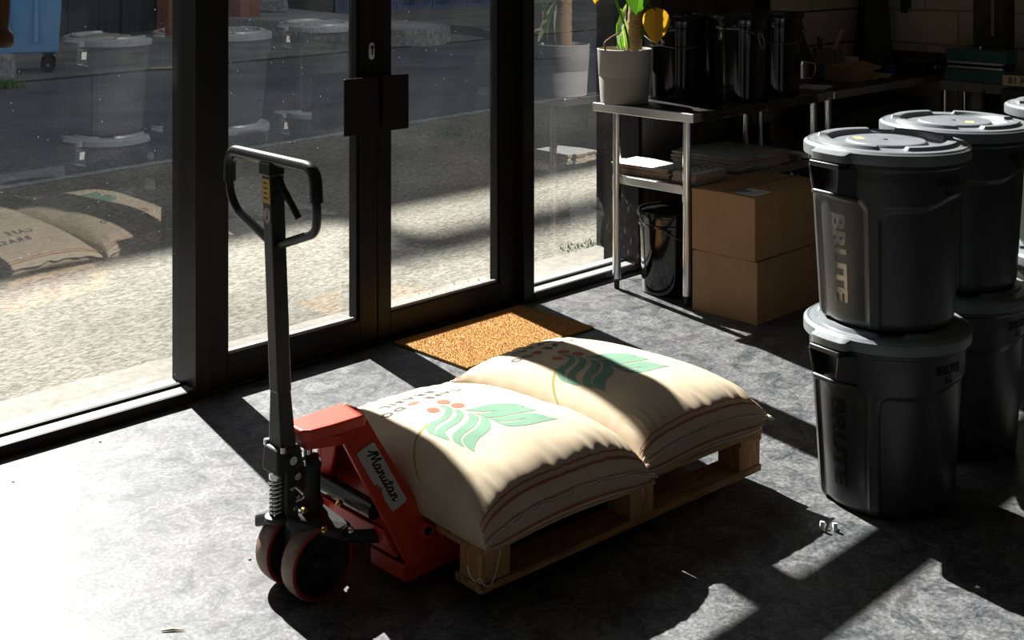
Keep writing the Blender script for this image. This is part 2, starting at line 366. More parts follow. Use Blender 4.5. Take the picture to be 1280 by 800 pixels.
def text_tris(body, size, bold=0.0, cuts=2, align='CENTER', space=1.0):
    cu = bpy.data.curves.new('lettering', 'FONT'); cu.body = body; cu.size = size; cu.offset = bold; cu.align_x = align; cu.resolution_u = 4; cu.space_character = space
    ob = bpy.data.objects.new('lettering', cu); C.objects.link(ob)
    dg = bpy.context.evaluated_depsgraph_get(); me = bpy.data.meshes.new_from_object(ob.evaluated_get(dg))
    bm = bmesh.new(); bm.from_mesh(me); bmesh.ops.triangulate(bm, faces=bm.faces[:])
    if cuts: bmesh.ops.subdivide_edges(bm, edges=bm.edges[:], cuts=cuts, use_grid_fill=True)
    bmesh.ops.triangulate(bm, faces=bm.faces[:]); bm.verts.ensure_lookup_table()
    v = [p.co.copy() for p in bm.verts]; f = [tuple(q.index for q in p.verts) for p in bm.faces]
    bm.free(); bpy.data.objects.remove(ob); bpy.data.curves.remove(cu); bpy.data.meshes.remove(me)
    return v, f
def catmull(pts, n=6):
    P = [Vector(p) for p in pts]; out = []
    for i in range(len(P) - 1):
        p0, p1, p2, p3 = P[max(i - 1, 0)], P[i], P[i + 1], P[min(i + 2, len(P) - 1)]
        for k in range(n):
            t = k / n
            out.append(0.5 * ((2 * p1) + (p2 - p0) * t + (2 * p0 - 5 * p1 + 4 * p2 - p3) * t * t + (3 * p1 - p0 - 3 * p2 + p3) * t ** 3))
    out.append(P[-1]); return out
def rounded(pts, rad, n=6):   # round the corners of an open polyline
    P = [Vector(p) for p in pts]; out = [P[0]]
    for i in range(1, len(P) - 1):
        a, b, c = P[i - 1], P[i], P[i + 1]
        r = min(rad, (a - b).length * 0.49, (c - b).length * 0.49)
        p, q = b + (a - b).normalized() * r, b + (c - b).normalized() * r
        for k in range(n + 1):
            t = k / n; out.append(p * (1 - t) ** 2 + b * 2 * t * (1 - t) + q * t * t)
    out.append(P[-1]); return out
def sstep(a, b, x):
    t = min(1, max(0, (x - a) / (b - a))); return t * t * (3 - 2 * t)
# ================================================================== THE SETTING: room
GY = 4.17                                    # glass line
struct(MB().box(-2.0, 7.4, -2.2, 4.10, -0.12, 0.0).build('floor', 'floor'))
struct(MB().box(-2.2, 7.6, -2.4, 4.35, 3.9, 4.05).build('ceiling', 'dark_ceiling'))
struct(MB().box(-2.2, -2.0, -2.4, 4.35, -0.1, 3.9).build('wall_left', 'back_wall'))
struct(MB().box(-2.0, 7.4, -2.4, -2.2, -0.1, 3.9).build('wall_rear', 'back_wall'))
wr = struct(MB().box(7.41, 7.65, -2.4, 4.62, -0.1, 3.9).build('wall_right', 'mortar_paint'))
wf = struct(MB().box(-2.0, -0.30, 4.12, 4.35, 0, 3.9).box(5.05, 6.10, 4.12, 4.35, 0, 2.13).box(6.10, 7.41, 4.12, 4.35, 0, 3.9).box(-0.30, 6.10, 4.12, 4.35, 3.62, 3.9).build('wall_front', 'black_wall'))
struct(MB().box(5.30, 7.65, 4.35, 4.62, -0.02, 2.10).build('wall_outer_pier', 'black_clad'))
# painted blocks, one object each
def block_mesh(a, b, axis):
    g = 0.005
    m = MB()
    if axis == 'x': m.box(g, a - g, -0.012, 0.02, g, b - g)
    else: m.box(-0.012, 0.02, g, a - g, g, b - g)
    return m.mesh('block', 'block_paint')
bw, bh = 0.44, 0.215
full_y = block_mesh(bw, bh, 'y'); half_y = block_mesh(bw / 2, bh, 'y')
full_x = block_mesh(bw, bh, 'x'); half_x = block_mesh(bw / 2, bh, 'x')
for row in range(18):
    y = 4.12
    first = True
    while y > -2.0:
        half = first and row % 2
        w = bw / 2 if half else bw
        y -= w; first = False
        if y < -2.2: break
        put('block', half_y if half else full_y, wr, bev=0.004, seg=1, loc=(7.405, y, row * bh))
    x = 7.40; first = True
    while x > 6.15:
        half = first and not row % 2
        w = bw / 2 if half else bw
        x -= w; first = False
        if x < 6.07: break
        put('block', half_x if half else full_x, wf, bev=0.004, seg=1, loc=(x, 4.115, row * bh))
# black ribbed cladding behind the tables (ribs too fine to pick apart)
m = MB(); x = 5.06
while x < 6.08:
    m.box(x, x + 0.006, 4.092, 4.125, 0.0, 2.10); x += 0.0205
o = m.build('ribbed_cladding', 'rib_black', wf); o['kind'] = 'stuff'
# steel column and conduit on the right-hand wall
col = struct(MB().box(7.22, 7.40, 3.11, 3.29, 0, 3.9).build('trim_1', 'far_dark', bev=0.006))
MB().cyl((7.205, 3.16, 1.16), (7.205, 3.16, 3.9), 0.011).build('conduit', 'plaster', col, smooth=40)

# ---- glazing: three fixed bays, the double door, and the lights over the transom
TB, TT, HD = 2.10, 2.150, 3.60
PSET = {'window_1': (R(2.3), R(1.1)), 'door_1': (R(0.6), R(1.2)), 'door_2': (R(0.4), R(0.5))}   # how far each pane sits out of true, read off its reflections
def pane(x0, x1, z0, z1, parent):
    PYAW, PTILT = PSET.get(parent.name, (0, 0))
    a, b = (x1 - x0) / 2, (z1 - z0) / 2
    return MB().add([(-a, 0, -b), (a, 0, -b), (a, 0, b), (-a, 0, b)], [(0, 1, 2, 3)]).build('pane', 'window_glass', parent, loc=((x0 + x1) / 2, GY, (z0 + z1) / 2), rot=(PTILT, 0, PYAW))
def bay(name, x0, x1, z0, z1, lp, rp, sill=0.042, top=0.05):
    w = struct(MB().box(x0, x0 + lp, 4.085, 4.26, z0, z1).build(name, 'frame_black', bev=0.003))
    MB().box(x1 - rp, x1, 4.085, 4.26, z0, z1).build('frame_post', 'frame_black', w, bev=0.003)
    MB().box(x0 + lp, x1 - rp, 4.08, 4.10, z0, z0 + sill).build('frame_sill', 'frame_black', w, bev=0.002)
    s = MB().box(x0 + lp, x1 - rp, 4.10, 4.262, z0, z0 + sill - 0.001).build('sill_cover', 'sill_metal', w)
    MB().box(x0 + lp, x1 - rp, 4.165, 4.185, z0 + sill - 0.001, z0 + sill + 0.008).build('glazing_bead', 'frame_black', s)
    MB().box(x0 + lp, x1 - rp, 4.09, 4.255, z1 - top, z1).build('frame_head', 'frame_black', w, bev=0.003)
    pane(x0 + lp, x1 - rp, z0 + sill, z1 - top, w)
    return w
bay('window_1', 0.95, 2.475, 0, TB + 0.05, 0.05, 0.058)
bay('window_2', 4.165, 5.05, 0, TB + 0.05, 0.072, 0.03)
bay('window_3', -0.30, 0.95, 0, TB + 0.05, 0.05, 0.05)
bay('window_4', -0.30, 2.445, TT, HD, 0.05, 0.03)
bay('window_5', 2.445, 4.20, TT, HD, 0.03, 0.035)
bay('window_6', 4.20, 6.10, TT, HD, 0.035, 0.03)
struct(MB().box(-0.30, 6.10, 4.088, 4.257, TB + 0.05, TT).build('trim_2', 'frame_black', bev=0.003))
struct(MB().box(2.475, 4.165, 4.11, 4.26, -0.01, 0.012).build('trim_3', 'frame_black', bev=0.003))
def leaf(name, x0, x1, sl, sr, pull_x, lock):
    d = struct(MB().box(x0, x0 + sl, 4.13, 4.20, 0.014, TB + 0.045).build(name, 'frame_black', bev=0.003))
    MB().box(x1 - sr, x1, 4.13, 4.20, 0.014, TB + 0.045).build('stile', 'frame_black', d, bev=0.003)
    MB().box(x0 + sl, x1 - sr, 4.13, 4.20, 0.014, 0.118).build('bottom_rail', 'frame_black', d, bev=0.003)
    MB().box(x0 + sl, x1 - sr, 4.13, 4.20, TB, TB + 0.045).build('top_rail', 'frame_black', d, bev=0.003)
    MB().box(x0 + sl, x1 - sr, 4.145, 4.155, 0.118, 0.132).box(x0 + sl, x1 - sr, 4.175, 4.187, 0.118, 0.126).build('glazing_bead', 'sill_metal', d)
    MB().box(x0 + sl, x0 + sl + 0.012, 4.142, 4.19, 0.118, TB).box(x1 - sr - 0.012, x1 - sr, 4.142, 4.19, 0.118, TB).build('glazing_bead', 'frame_black', d)
    pane(x0 + sl, x1 - sr, 0.118, TB, d)
    p = MB().box(pull_x[0], pull_x[1], 4.062, 4.068, 0.915, 1.15).build('pull_plate', 'frame_black', d, bev=0.0015)
    xs = (x1 - sr * 0.6) if lock else (x0 + sl * 0.5)
    MB().box(xs - 0.012, xs + 0.012, 4.066, 4.135, 0.93, 1.11).build('stand_off', 'frame_black', p)
    if lock:
        xl = x1 - 0.035
        c = MB().prism([(xl + 0.0135 * math.cos(R(a)), 4.131, 1.252 + (0.023 if a < 180 else -0.023) + 0.0135 * math.sin(R(a))) for a in range(0, 360, 15)], (0, -0.010, 0)).build('lock_cylinder', 'lock_metal', d, bev=0.002)
        MB().cyl((xl, 4.118, 1.268), (xl, 4.122, 1.268), 0.0085, 16).box(xl - 0.003, xl + 0.003, 4.118, 4.122, 1.235, 1.268).build('keyway', 'frame_black', c)
    return d
leaf('door_1', 2.480, 3.316, 0.10, 0.093, (3.09, 3.266), True)
leaf('door_2', 3.320, 4.160, 0.070, 0.105, (3.294, 3.434), False)

# ================================================================== THE SETTING: street
kn = lambda x: 8.40 + 0.1 * x
kf = lambda x: 14.70 + 0.1 * x
XA, XB = -25.0, 60.0
def slab(name, m, pts, z, t=0.2):
    return struct(MB().prism([(x, y, z - t) for x, y in pts], (0, 0, t)).build(name, m))
slab('ground_strip', 'smooth_concrete', [(XA, 4.262), (XB, 4.262), (XB, 4.61), (XA, 4.61)], -0.004)
slab('ground_forecourt', 'brushed_concrete', [(XA, 4.612), (XB, 4.612), (XB, kn(XB) - 0.12), (XA, kn(XA) - 0.12)], -0.012)
slab('kerb_near', 'dock_concrete', [(XA, kn(XA) - 0.118), (XB, kn(XB) - 0.118), (XB, kn(XB)), (XA, kn(XA))], -0.008)
slab('road', 'asphalt', [(XA, kn(XA)), (XB, kn(XB)), (XB, kf(XB)), (XA, kf(XA))], -0.03)
slab('kerb_far', 'far_dark', [(XA, kf(XA)), (XB, kf(XB)), (XB, kf(XB) + 0.10), (XA, kf(XA) + 0.10)], -0.012)
slab('pavement_far', 'pavement', [(XA, kf(XA) + 0.10), (XB, kf(XB) + 0.10), (XB, 70), (XA, 70)], -0.015)
# dark wet patch on the far pavement
pp = [(538, 32), (545, 30), (560, 31), (585, 33), (600, 35), (606, 38), (622, 43), (640, 44), (640, 47), (615, 48), (590, 44), (565, 42), (540, 41)]
slab('pavement_stain', 'puddle', [tuple(pz(x, y, -0.01).xy) for x, y in pp], -0.008, 0.006)
# raised dock with a rounded end
dk = [(13.3, 16.35), (13.55, 16.1), (13.9, 16.0), (14.35, 16.05), (14.75, 16.3), (14.95, 16.75), (15.3, 18.5), (16.6, 25.3), (12.6, 25.3), (13.35, 20.0)]
dock = slab('raised_pavement', 'dock_concrete', dk, 0.27, 0.32)
# building across the street: tall enough to shade the road
tan_e = math.tan(R(SUN_EL)); co = SUN_H.y
HB = (25.6 - 6.15) / co * tan_e
fw = struct(MB().box(-12, 19.0, 25.62, 34, -0.1, HB).box(19.0, 25.2, 25.75, 34, -0.1, HB).box(25.2, 46, 25.62, 34, -0.1, HB).build('wall_far_building', 'mortar'))
brick = MB().box(0.004, 0.211, -0.012, 0.05, 0.004, 0.061).mesh('brick', 'brick_a'); brick2 = MB().box(0.004, 0.211, -0.012, 0.05, 0.004, 0.061).mesh('brick', 'brick_b')
for row in range(9):
    for i in range(13):
        put('brick', random.choice((brick, brick, brick2)), fw, loc=(16.2 + i * 0.215 + (row % 2) * 0.107, 25.62, row * 0.065))
for i in range(6):
    put('brick', brick2, fw, loc=(25.25 + i * 0.215, 25.62, 0))
zb0, zb1 = (25.6 - 5.42) / co * tan_e, (25.6 - 5.0) / co * tan_e
shadow_beam = struct(MB().box(8.7, 34, 25.65, 25.75, zb0, zb1).build('roof_shadow_beam', 'far_dark'))  # unseen beam added above the roof to cast the forecourt's second shadow band
for x in (9, 17, 25, 33): MB().box(x, x + 0.2, 25.65, 25.8, HB - 0.1, zb0 + 0.05).build('shadow_beam_post', 'far_dark', shadow_beam)
# folding blue loading doors
sd = thing('folding_loading_door', 'dark blue folding metal loading doors set in the building across the road', 'door', (19.15, 25.40, -0.015))
pn = MB()
x = 0.0; k = 0
while x < 5.5:
    a, b = (0.0, 0.16) if k % 2 else (0.16, 0.0)
    pm = MB().prism([(x, a, 0), (x + 0.62, b * 0.2 + 0.02, 0), (x + 0.62, b * 0.2 + 0.06, 0), (x, a + 0.05, 0)], (0, 0, 4.2))
    q = pm.build('door_panel', 'shutter_blue', sd)
    m2 = MB()
    for j in range(1, 8): m2.box(x + 0.078 * j, x + 0.078 * j + 0.012, -0.012 + a * (1 - j / 8), 0.03 + a * (1 - j / 8), 0.1, 4.1)
    r_ = m2.build('panel_rib', 'shutter_blue', q); r_['kind'] = 'stuff'
    x += 0.64; k += 1
# brick piers and dark timber fence
def pier(cx, cy, w, h, label):
    t = thing('brick_pier', label, 'pier', (cx, cy, -0.015))
    MB().box(-w / 2 + 0.012, w / 2 - 0.012, -w / 2 + 0.012, w / 2 - 0.012, 0, h).build('core', 'mortar', t)
    nb = max(1, round(w / 0.225)); bwid = w / nb
    bm_ = MB().box(0.005, bwid - 0.005, 0, 0.05, 0.004, 0.062).mesh('brick', 'brick_a'); bm2 = MB().box(0.005, bwid - 0.005, 0, 0.05, 0.004, 0.062).mesh('brick', 'brick_b')
    for row in range(min(24, int(h / 0.066))):
        for i in range(nb):
            put('brick', random.choice((bm_, bm2)), t, loc=(-w / 2 + i * bwid, -w / 2, row * 0.066))
            put('brick', random.choice((bm_, bm2)), t, loc=(-w / 2 + 0.0, w / 2 - i * bwid, row * 0.066), rot=(0, 0, R(-90)))
pier(12.25, 21.55, 0.45, 2.4, 'red brick pier at the end of the dark fence')
pier(13.75, 21.4, 0.45, 2.4, 'red brick pier beside the concrete block on the raised pavement')
fe = thing('timber_fence', 'dark weathered vertical board fence beyond the road', 'fence', (6.4, 21.9, -0.015))
bd = MB().box(0, 0.148, -0.012, 0.012, 0.05, 2.1).mesh('fence_board', 'fence_dark')
for i in range(38): put('fence_board', bd, fe, loc=(i * 0.15, random.uniform(-0.008, 0.008), 0))
MB().box(0, 5.7, 0.012, 0.06, 0.4, 0.5).box(0, 5.7, 0.012, 0.06, 1.6, 1.7).build('fence_rail', 'fence_dark', fe)
pt = MB().box(-0.06, 0.06, -0.07, 0.05, 0, 2.2).mesh('fence_post', 'fence_dark')
for i in range(3): put('fence_post', pt, fe, loc=(0.3 + i * 2.35, 0, 0))
struct(MB().box(13.95, 18.6, 25.0, 25.3, -0.02, 2.6).build('wall_dark_hoarding', 'far_dark'))
# drainpipe
tag(MB().cyl((18.1, 25.54, 0), (18.1, 25.54, 6), 0.05).build('drain_pipe', 'plaster', smooth=40), 'pale drainpipe on the brick wall across the road', 'pipe')

def blob_block(name, label, cx, cy, sx, sy, h, rz, z=-0.015):
    m = MB().prism([(-sx, -sy, 0), (sx, -sy, 0), (sx, sy, 0), (-sx, sy, 0)], (0, 0, h * 0.6))
    o = MB().hexa([(-sx, -sy, 0), (sx, -sy, 0), (sx, sy, 0), (-sx, sy, 0)], [(-sx * 0.93, -sy * 0.93, h), (sx * 0.93, -sy * 0.93, h), (sx * 0.93, sy * 0.93, h), (-sx * 0.93, sy * 0.93, h)]).build(name, 'dock_concrete', bev=0.05, seg=3, loc=(cx, cy, z), rot=(0, 0, rz))
    return tag(o, label, 'concrete block')
p0 = pz(-8, 100)
blob_block('concrete_block', 'pale concrete block by the road in front of the blue bin', p0.x, p0.y, 0.22, 0.22, 0.34, R(45))
p0 = pz(341, 15, 0.27)
blob_block('concrete_block', 'grey concrete block standing on the raised pavement', p0.x, p0.y, 0.32, 0.2, 0.27, R(-43), 0.27)

# ---- blue wheeled waste bin
bp = pz(60, 89) - Matrix.Rotation(R(-25), 3, 'Z') @ Vector((0.47, -0.30, 0))
wb = thing('waste_container', 'tall blue wheeled waste container beyond the road', 'waste bin', (bp.x, bp.y, -0.015), R(-25))
MB().hexa([(-0.62, -0.40, 0.27), (0.60, -0.40, 0.27), (0.60, 0.45, 0.27), (-0.62, 0.45, 0.27)], [(-0.68, -0.50, 1.22), (0.66, -0.50, 1.22), (0.66, 0.52, 1.22), (-0.68, 0.52, 1.22)]).build('body', 'bin_blue', wb, bev=0.03, seg=3)
MB().box(-0.70, 0.68, -0.53, 0.55, 1.20, 1.26).build('rim', 'bin_blue', wb, bev=0.012)
MB().grid(lambda u, v: Vector((-0.69 + 1.36 * u, -0.52 + 1.05 * v, 1.26 + 0.16 * math.sin(PI * v) ** 0.7)), 4, 16).build('lid', 'bin_blue', wb, smooth=50, solid=0.02)
for x in (-0.38, -0.05, 0.30): MB().box(x, x + 0.05, -0.505, -0.43, 0.42, 1.15).build('body_rib', 'bin_blue', wb, bev=0.008)
for sx, sy in ((-0.5, -0.3), (0.47, -0.3), (-0.5, 0.36), (0.47, 0.36)):
    w = MB().cyl((sx, sy - 0.022, 0.10), (sx, sy + 0.022, 0.10), 0.10, 28).build('castor_wheel', 'castor', wb, smooth=40, bev=0.006)
    MB().box(sx - 0.03, sx + 0.05, sy - 0.045, sy - 0.028, 0.09, 0.26).box(sx - 0.03, sx + 0.05, sy + 0.028, sy + 0.045, 0.09, 0.26).box(sx - 0.07, sx + 0.09, sy - 0.07, sy + 0.07, 0.25, 0.275).build('castor_fork', 'hub_black', w)
    MB().cyl((sx, sy - 0.05, 0.10), (sx, sy + 0.05, 0.10), 0.022, 16).build('axle', 'plaster', w, smooth=40)

# ---- litter, grate, weeds
a, b = pz(198, 87), pz(236, 83)
dv = (b - a)
tag(MB().prism([(-0.3, 0.0, 0), (0.28, 0.03, 0), (0.28, 0.09, 0), (0.0, 0.08, 0), (-0.02, 0.16, 0), (-0.1, 0.15, 0), (-0.12, 0.06, 0), (-0.3, 0.05, 0)], (0, 0, 0.02)).build('broken_stick', 'plank', loc=(a + b) / 2 + Vector((0, 0, -0.01)), rot=(0, 0, R(-35))), 'pale broken forked stick lying on the far pavement', 'litter')
p0 = pz(340, 38)
t = thing('scrap_timber', 'short pale offcut lying on the ground before the raised pavement', 'timber', (p0.x, p0.y, -0.012), R(-35))
MB().box(-0.16, 0.16, -0.06, 0.06, 0, 0.03).build('board', 'plank', t, bev=0.004); MB().box(-0.13, 0.12, 0.03, 0.10, 0.03, 0.045).build('splinter', 'plank', t, bev=0.004)
p0 = pz(684, 71)
t = thing('drain_grate', 'small dark iron drain grate in the road', 'grate', (p0.x, p0.y, -0.034), R(-40))
MB().box(-0.34, 0.34, -0.16, -0.13, 0, 0.012).box(-0.34, 0.34, 0.13, 0.16, 0, 0.012).box(-0.34, -0.31, -0.16, 0.16, 0, 0.012).box(0.31, 0.34, -0.16, 0.16, 0, 0.012).build('rim', 'grate', t)
for i in range(8): MB().box(-0.28 + i * 0.075, -0.245 + i * 0.075, -0.13, 0.13, 0, 0.01).build('bar', 'grate', t)
def weeds(pts, label, z, n=40, h=0.06):
    m = MB()
    for p in pts:
        for k in range(n):
            q = p + Vector((random.gauss(0, 0.10), random.gauss(0, 0.06), 0)); a = random.uniform(0, 2 * PI); hh = h * random.uniform(0.4, 1.2)
            d = Vector((math.cos(a), math.sin(a), 0)); e = Vector((-d.y, d.x, 0)) * 0.007
            m.add([q - e, q + e, q + d * hh * 0.5 + Vector((0, 0, hh))], [(0, 1, 2)])
    o = m.build('weeds', 'weed'); o['kind'] = 'stuff'; tag(o, label, 'weeds')
weeds([pz(x, 110, z=-0.02) for x in (2, 8, 14)], 'bright green weeds at the foot of the pale roadside block', 0, 60, 0.13)
weeds([pz(x, y, z=-0.02) for x, y in ((497, 56), (506, 57), (514, 56), (528, 54), (533, 50))], 'green weeds along the rounded end of the raised pavement', 0, 30, 0.13)
weeds([pz(720 + i * 5, 311 - i * 1.2, z=-0.015) for i in range(6)] + [pz(555 + i * 9, 372 - i * 2.4 , z=-0.015) for i in range(4)], 'small weeds growing in the joint outside the glass', 0, 14, 0.025)
weeds([pz(500 + i * 16, 158 + i * 2.2, z=-0.015) for i in range(8)], 'thin line of moss across the forecourt concrete', 0, 16, 0.02)
# ================================================================== PALLET
LIFT = 0.04                                  # the truck carries the pallet clear of the floor
pa, pb = pz(601.5, 745, LIFT), pz(952, 588, LIFT)
PANG = math.atan2(pb.y - pa.y, pb.x - pa.x)
pal = thing('wooden_pallet', 'worn brown wooden pallet carried on the red truck', 'pallet', (pa.x, pa.y, LIFT), PANG)
PL, PW, DB = (pb - pa).length, 0.78, 0.134
DK = LIFT + DB
def wobble(mb, a=0.0012):
    for p in mb.v:
        p += Vector((random.uniform(-a, a), random.uniform(-a, a), random.uniform(-a, a)))
    return mb
for y0, w in ((0.0, 0.11), (0.335, 0.10), (0.67, 0.11)):
    wobble(MB().box(0, PL, y0, y0 + w, 0.0, 0.02)).build('bottom_board', 'pallet_wood', pal, bev=0.003)
    for x0 in (0.0, 0.55, PL - 0.105):
        wobble(MB().box(x0 + 0.004, x0 + 0.105, y0 + 0.006, y0 + 0.095, 0.02, 0.097)).build('block', 'pallet_block', pal, bev=0.004)
for x0 in (0.0, 0.55, PL - 0.105):
    wobble(MB().box(x0, x0 + 0.105, 0, PW, 0.097, 0.117)).build('stringer', 'pallet_wood', pal, bev=0.003)
for y0, w in ((0.0, 0.13), (0.165, 0.09), (0.325, 0.13), (0.49, 0.09), (0.65, 0.13)):
    wobble(MB().box(-0.003, PL + 0.003, y0, y0 + w, 0.117, DB)).build('deck_board', 'pallet_wood', pal, bev=0.003)

# ================================================================== COFFEE SACKS
class Sack:
    def __init__(s, a, b, T, seed, seam=0.055, far=0.5, drop=0.45, taper=0.0, nu=2.8, nt=4.4, nf=2.3):
        s.a, s.b, s.T, s.seed, s.seam, s.far, s.drop, s.taper, s.nu, s.nt, s.nf = a, b, T, seed, seam, far, drop, taper, nu, nt, nf
    def rim(s, u, t):
        return s.seam * (1 - s.drop * abs(u) ** 4 * abs(t) ** 6) * (0.75 + 0.25 * math.cos(u * PI / 2))
    def shape(s, u, t):
        A = max(0.0, 1 - abs(u) ** s.nu) ** 0.42; B = max(0.0, 1 - abs(t) ** (s.nt if t < 0 else s.nf)) ** 0.50
        return A * B * (1 - s.far * sstep(-0.5, 1, t))
    def pos(s, u, t, top=True, off=0.0):
        u = max(-1, min(1, u)); t = max(-1, min(1, t))
        x = s.a * u * (1 + 0.025 * abs(t) ** 10 - 0.02 * (1 - abs(t) ** 2) - s.taper * abs(min(0, t)) ** 3)
        y = s.b * t * (1 + 0.012 * abs(u) ** 8 - 0.015 * (1 - u * u))
        r = s.rim(u, t); e = s.shape(u, t)
        if top:
            edge = math.exp(-((abs(t) - 0.86) / 0.10) ** 2)
            wr = edge * (0.0016 * math.sin(u * 31 + 5 * noise.noise((u * 4, s.seed, 0))) + 0.0045 * noise.noise((u * 13, t * 2, s.seed)) + 0.0035 * noise.noise((u * 33, t * 3, s.seed))) * sstep(0, 0.25, e)
            lump = 0.012 * noise.noise((u * 1.7 + s.seed, t * 1.9, 2.0)) * e
            side = 0.005 * math.exp(-(1 - abs(u)) / 0.12) * noise.noise((t * 11, s.seed * 2, 5)) * sstep(0, 0.25, e)
            z = r + s.T * e + wr + lump + side
        else:
            z = max(0.002, r - 0.11 * min(1, e / 0.9) ** 0.8)
            y += (0.030 * sstep(0, 0.4, e) * abs(t) ** 5) * (1 if t > 0 else -1)
        return Vector((x, y, z + (off if top else -off)))
    def nrm(s, u, t, top=True):
        h = 0.004
        a = s.pos(min(1, u + h), t, top) - s.pos(max(-1, u - h), t, top); b = s.pos(u, min(1, t + h), top) - s.pos(u, max(-1, t - h), top)
        n = a.cross(b).normalized(); return n if top else -n
    def skin(s, u, t, top=True, off=0.0009):
        return s.pos(u, t, top) + s.nrm(u, t, top) * off
    def body(s, parent):
        N, K = 110, 110
        warp = lambda i, n: math.sin((2 * i / n - 1) * PI / 2)       # finer towards the rim
        m = MB(); idx = {}
        for j in range(K + 1):
            for i in range(N + 1):
                idx[(i, j, 1)] = len(m.v); m.v.append(s.pos(warp(i, N), warp(j, K), True))
        for j in range(K + 1):
            for i in range(N + 1):
                if i in (0, N) or j in (0, K): idx[(i, j, 0)] = idx[(i, j, 1)]
                else: idx[(i, j, 0)] = len(m.v); m.v.append(s.pos(warp(i, N), warp(j, K), False))
        for j in range(K):
            for i in range(N):
                m.f.append((idx[(i, j, 1)], idx[(i + 1, j, 1)], idx[(i + 1, j + 1, 1)], idx[(i, j + 1, 1)]))
                m.f.append((idx[(i, j, 0)], idx[(i, j + 1, 0)], idx[(i + 1, j + 1, 0)], idx[(i + 1, j, 0)]))
        return m.build('sack_body', 'jute', parent, smooth=70)
    def strip(s, lo, hi, name, mt, parent, n=60, across=3, top=True):  # ribbon between two curves in (u,t)
        m = MB(); m.grid(lambda x, y: s.skin(lo(x)[0] * (1 - y) + hi(x)[0] * y, lo(x)[1] * (1 - y) + hi(x)[1] * y, top), n, across)
        if not top: m.f = [tuple(reversed(f)) for f in m.f]
        return m.build(name, mt, parent, smooth=70)
    def seam_flap(s, parent, sign):
        m = MB(); n = 90
        def fn(x, y):
            u = -1.0 + 2.0 * x; p = s.pos(u, sign * 1.0)
            w = 0.012 + 0.008 * noise.noise((u * 7, s.seed, 9)) + 0.008 * abs(u) ** 6
            return p + Vector((0.010 * y * u, sign * w * y, y * (-0.004 + 0.014 * noise.noise((u * 6, s.seed, 4)) - 0.008 * abs(u) ** 3)))
        m.grid(fn, n, 3); o = m.build('seam_flap', 'jute', parent, smooth=70, solid=0.005)
        cord = [fn(i / 120, 0.55) + Vector((0, 0, 0.004 + 0.002 * math.sin(i * 1.6))) for i in range(121)]
        MB().tube(cord, 0.0014, 6).build('seam_stitching', 'string', o, smooth=60)
        return o
    def uv(s, p, root):      # world point -> (u,t)
        q = root.matrix_world.inverted() @ p
        return q.x / s.a, q.y / s.b
    def from_px(s, x, y, root):
        z = DK + 0.15
        for _ in range(12):
            p = pz(x, y, z); u, t = s.uv(p, root)
            z = 0.5 * z + 0.5 * (DK + s.pos(u, t).z)
        return u, t

def make_sack(label, cx, cy, rz, a, b, T, seed, **kw):
    root = thing('coffee_sack', label, 'sack', (cx, cy, DK), rz, 'coffee sacks on the pallet')
    bpy.context.view_layer.update()
    s = Sack(a, b, T, seed, **kw); s.body(root); s.seam_flap(root, -1); s.seam_flap(root, 1)
    for sg in (-1, 1):
        for t0, t1 in ((0.940, 0.947), (0.966, 0.975)):
            s.strip(lambda x: (-0.985 + 1.97 * x, sg * t0), lambda x: (-0.985 + 1.97 * x, sg * t1), 'printed_stripe', 'jute_red', root, n=140)
    for t0, t1 in ((0.986, 0.991), (0.975, 0.978)):
        s.strip(lambda x: (-0.97 + 1.94 * x, -t0), lambda x: (-0.97 + 1.94 * x, -t1), 'printed_stripe', 'jute_red', root, top=False)
    return root, s
sk1, S1 = make_sack('plump coffee sack next to the truck frame, its printed leaf mostly in sun', 2.468, 2.638, PANG, 0.308, 0.426, 0.120, 1.3, taper=0.03, nu=4.6, nt=5.0, far=0.40, seam=0.070, nf=2.6)
sk2, S2 = make_sack('coffee sack at the fork-tip end of the pallet, its red berries in shade', 3.058, 2.630, PANG, 0.278, 0.434, 0.108, 4.1, seam=0.078, far=0.22, drop=0.15, nu=4.4, nt=4.6, nf=3.6)

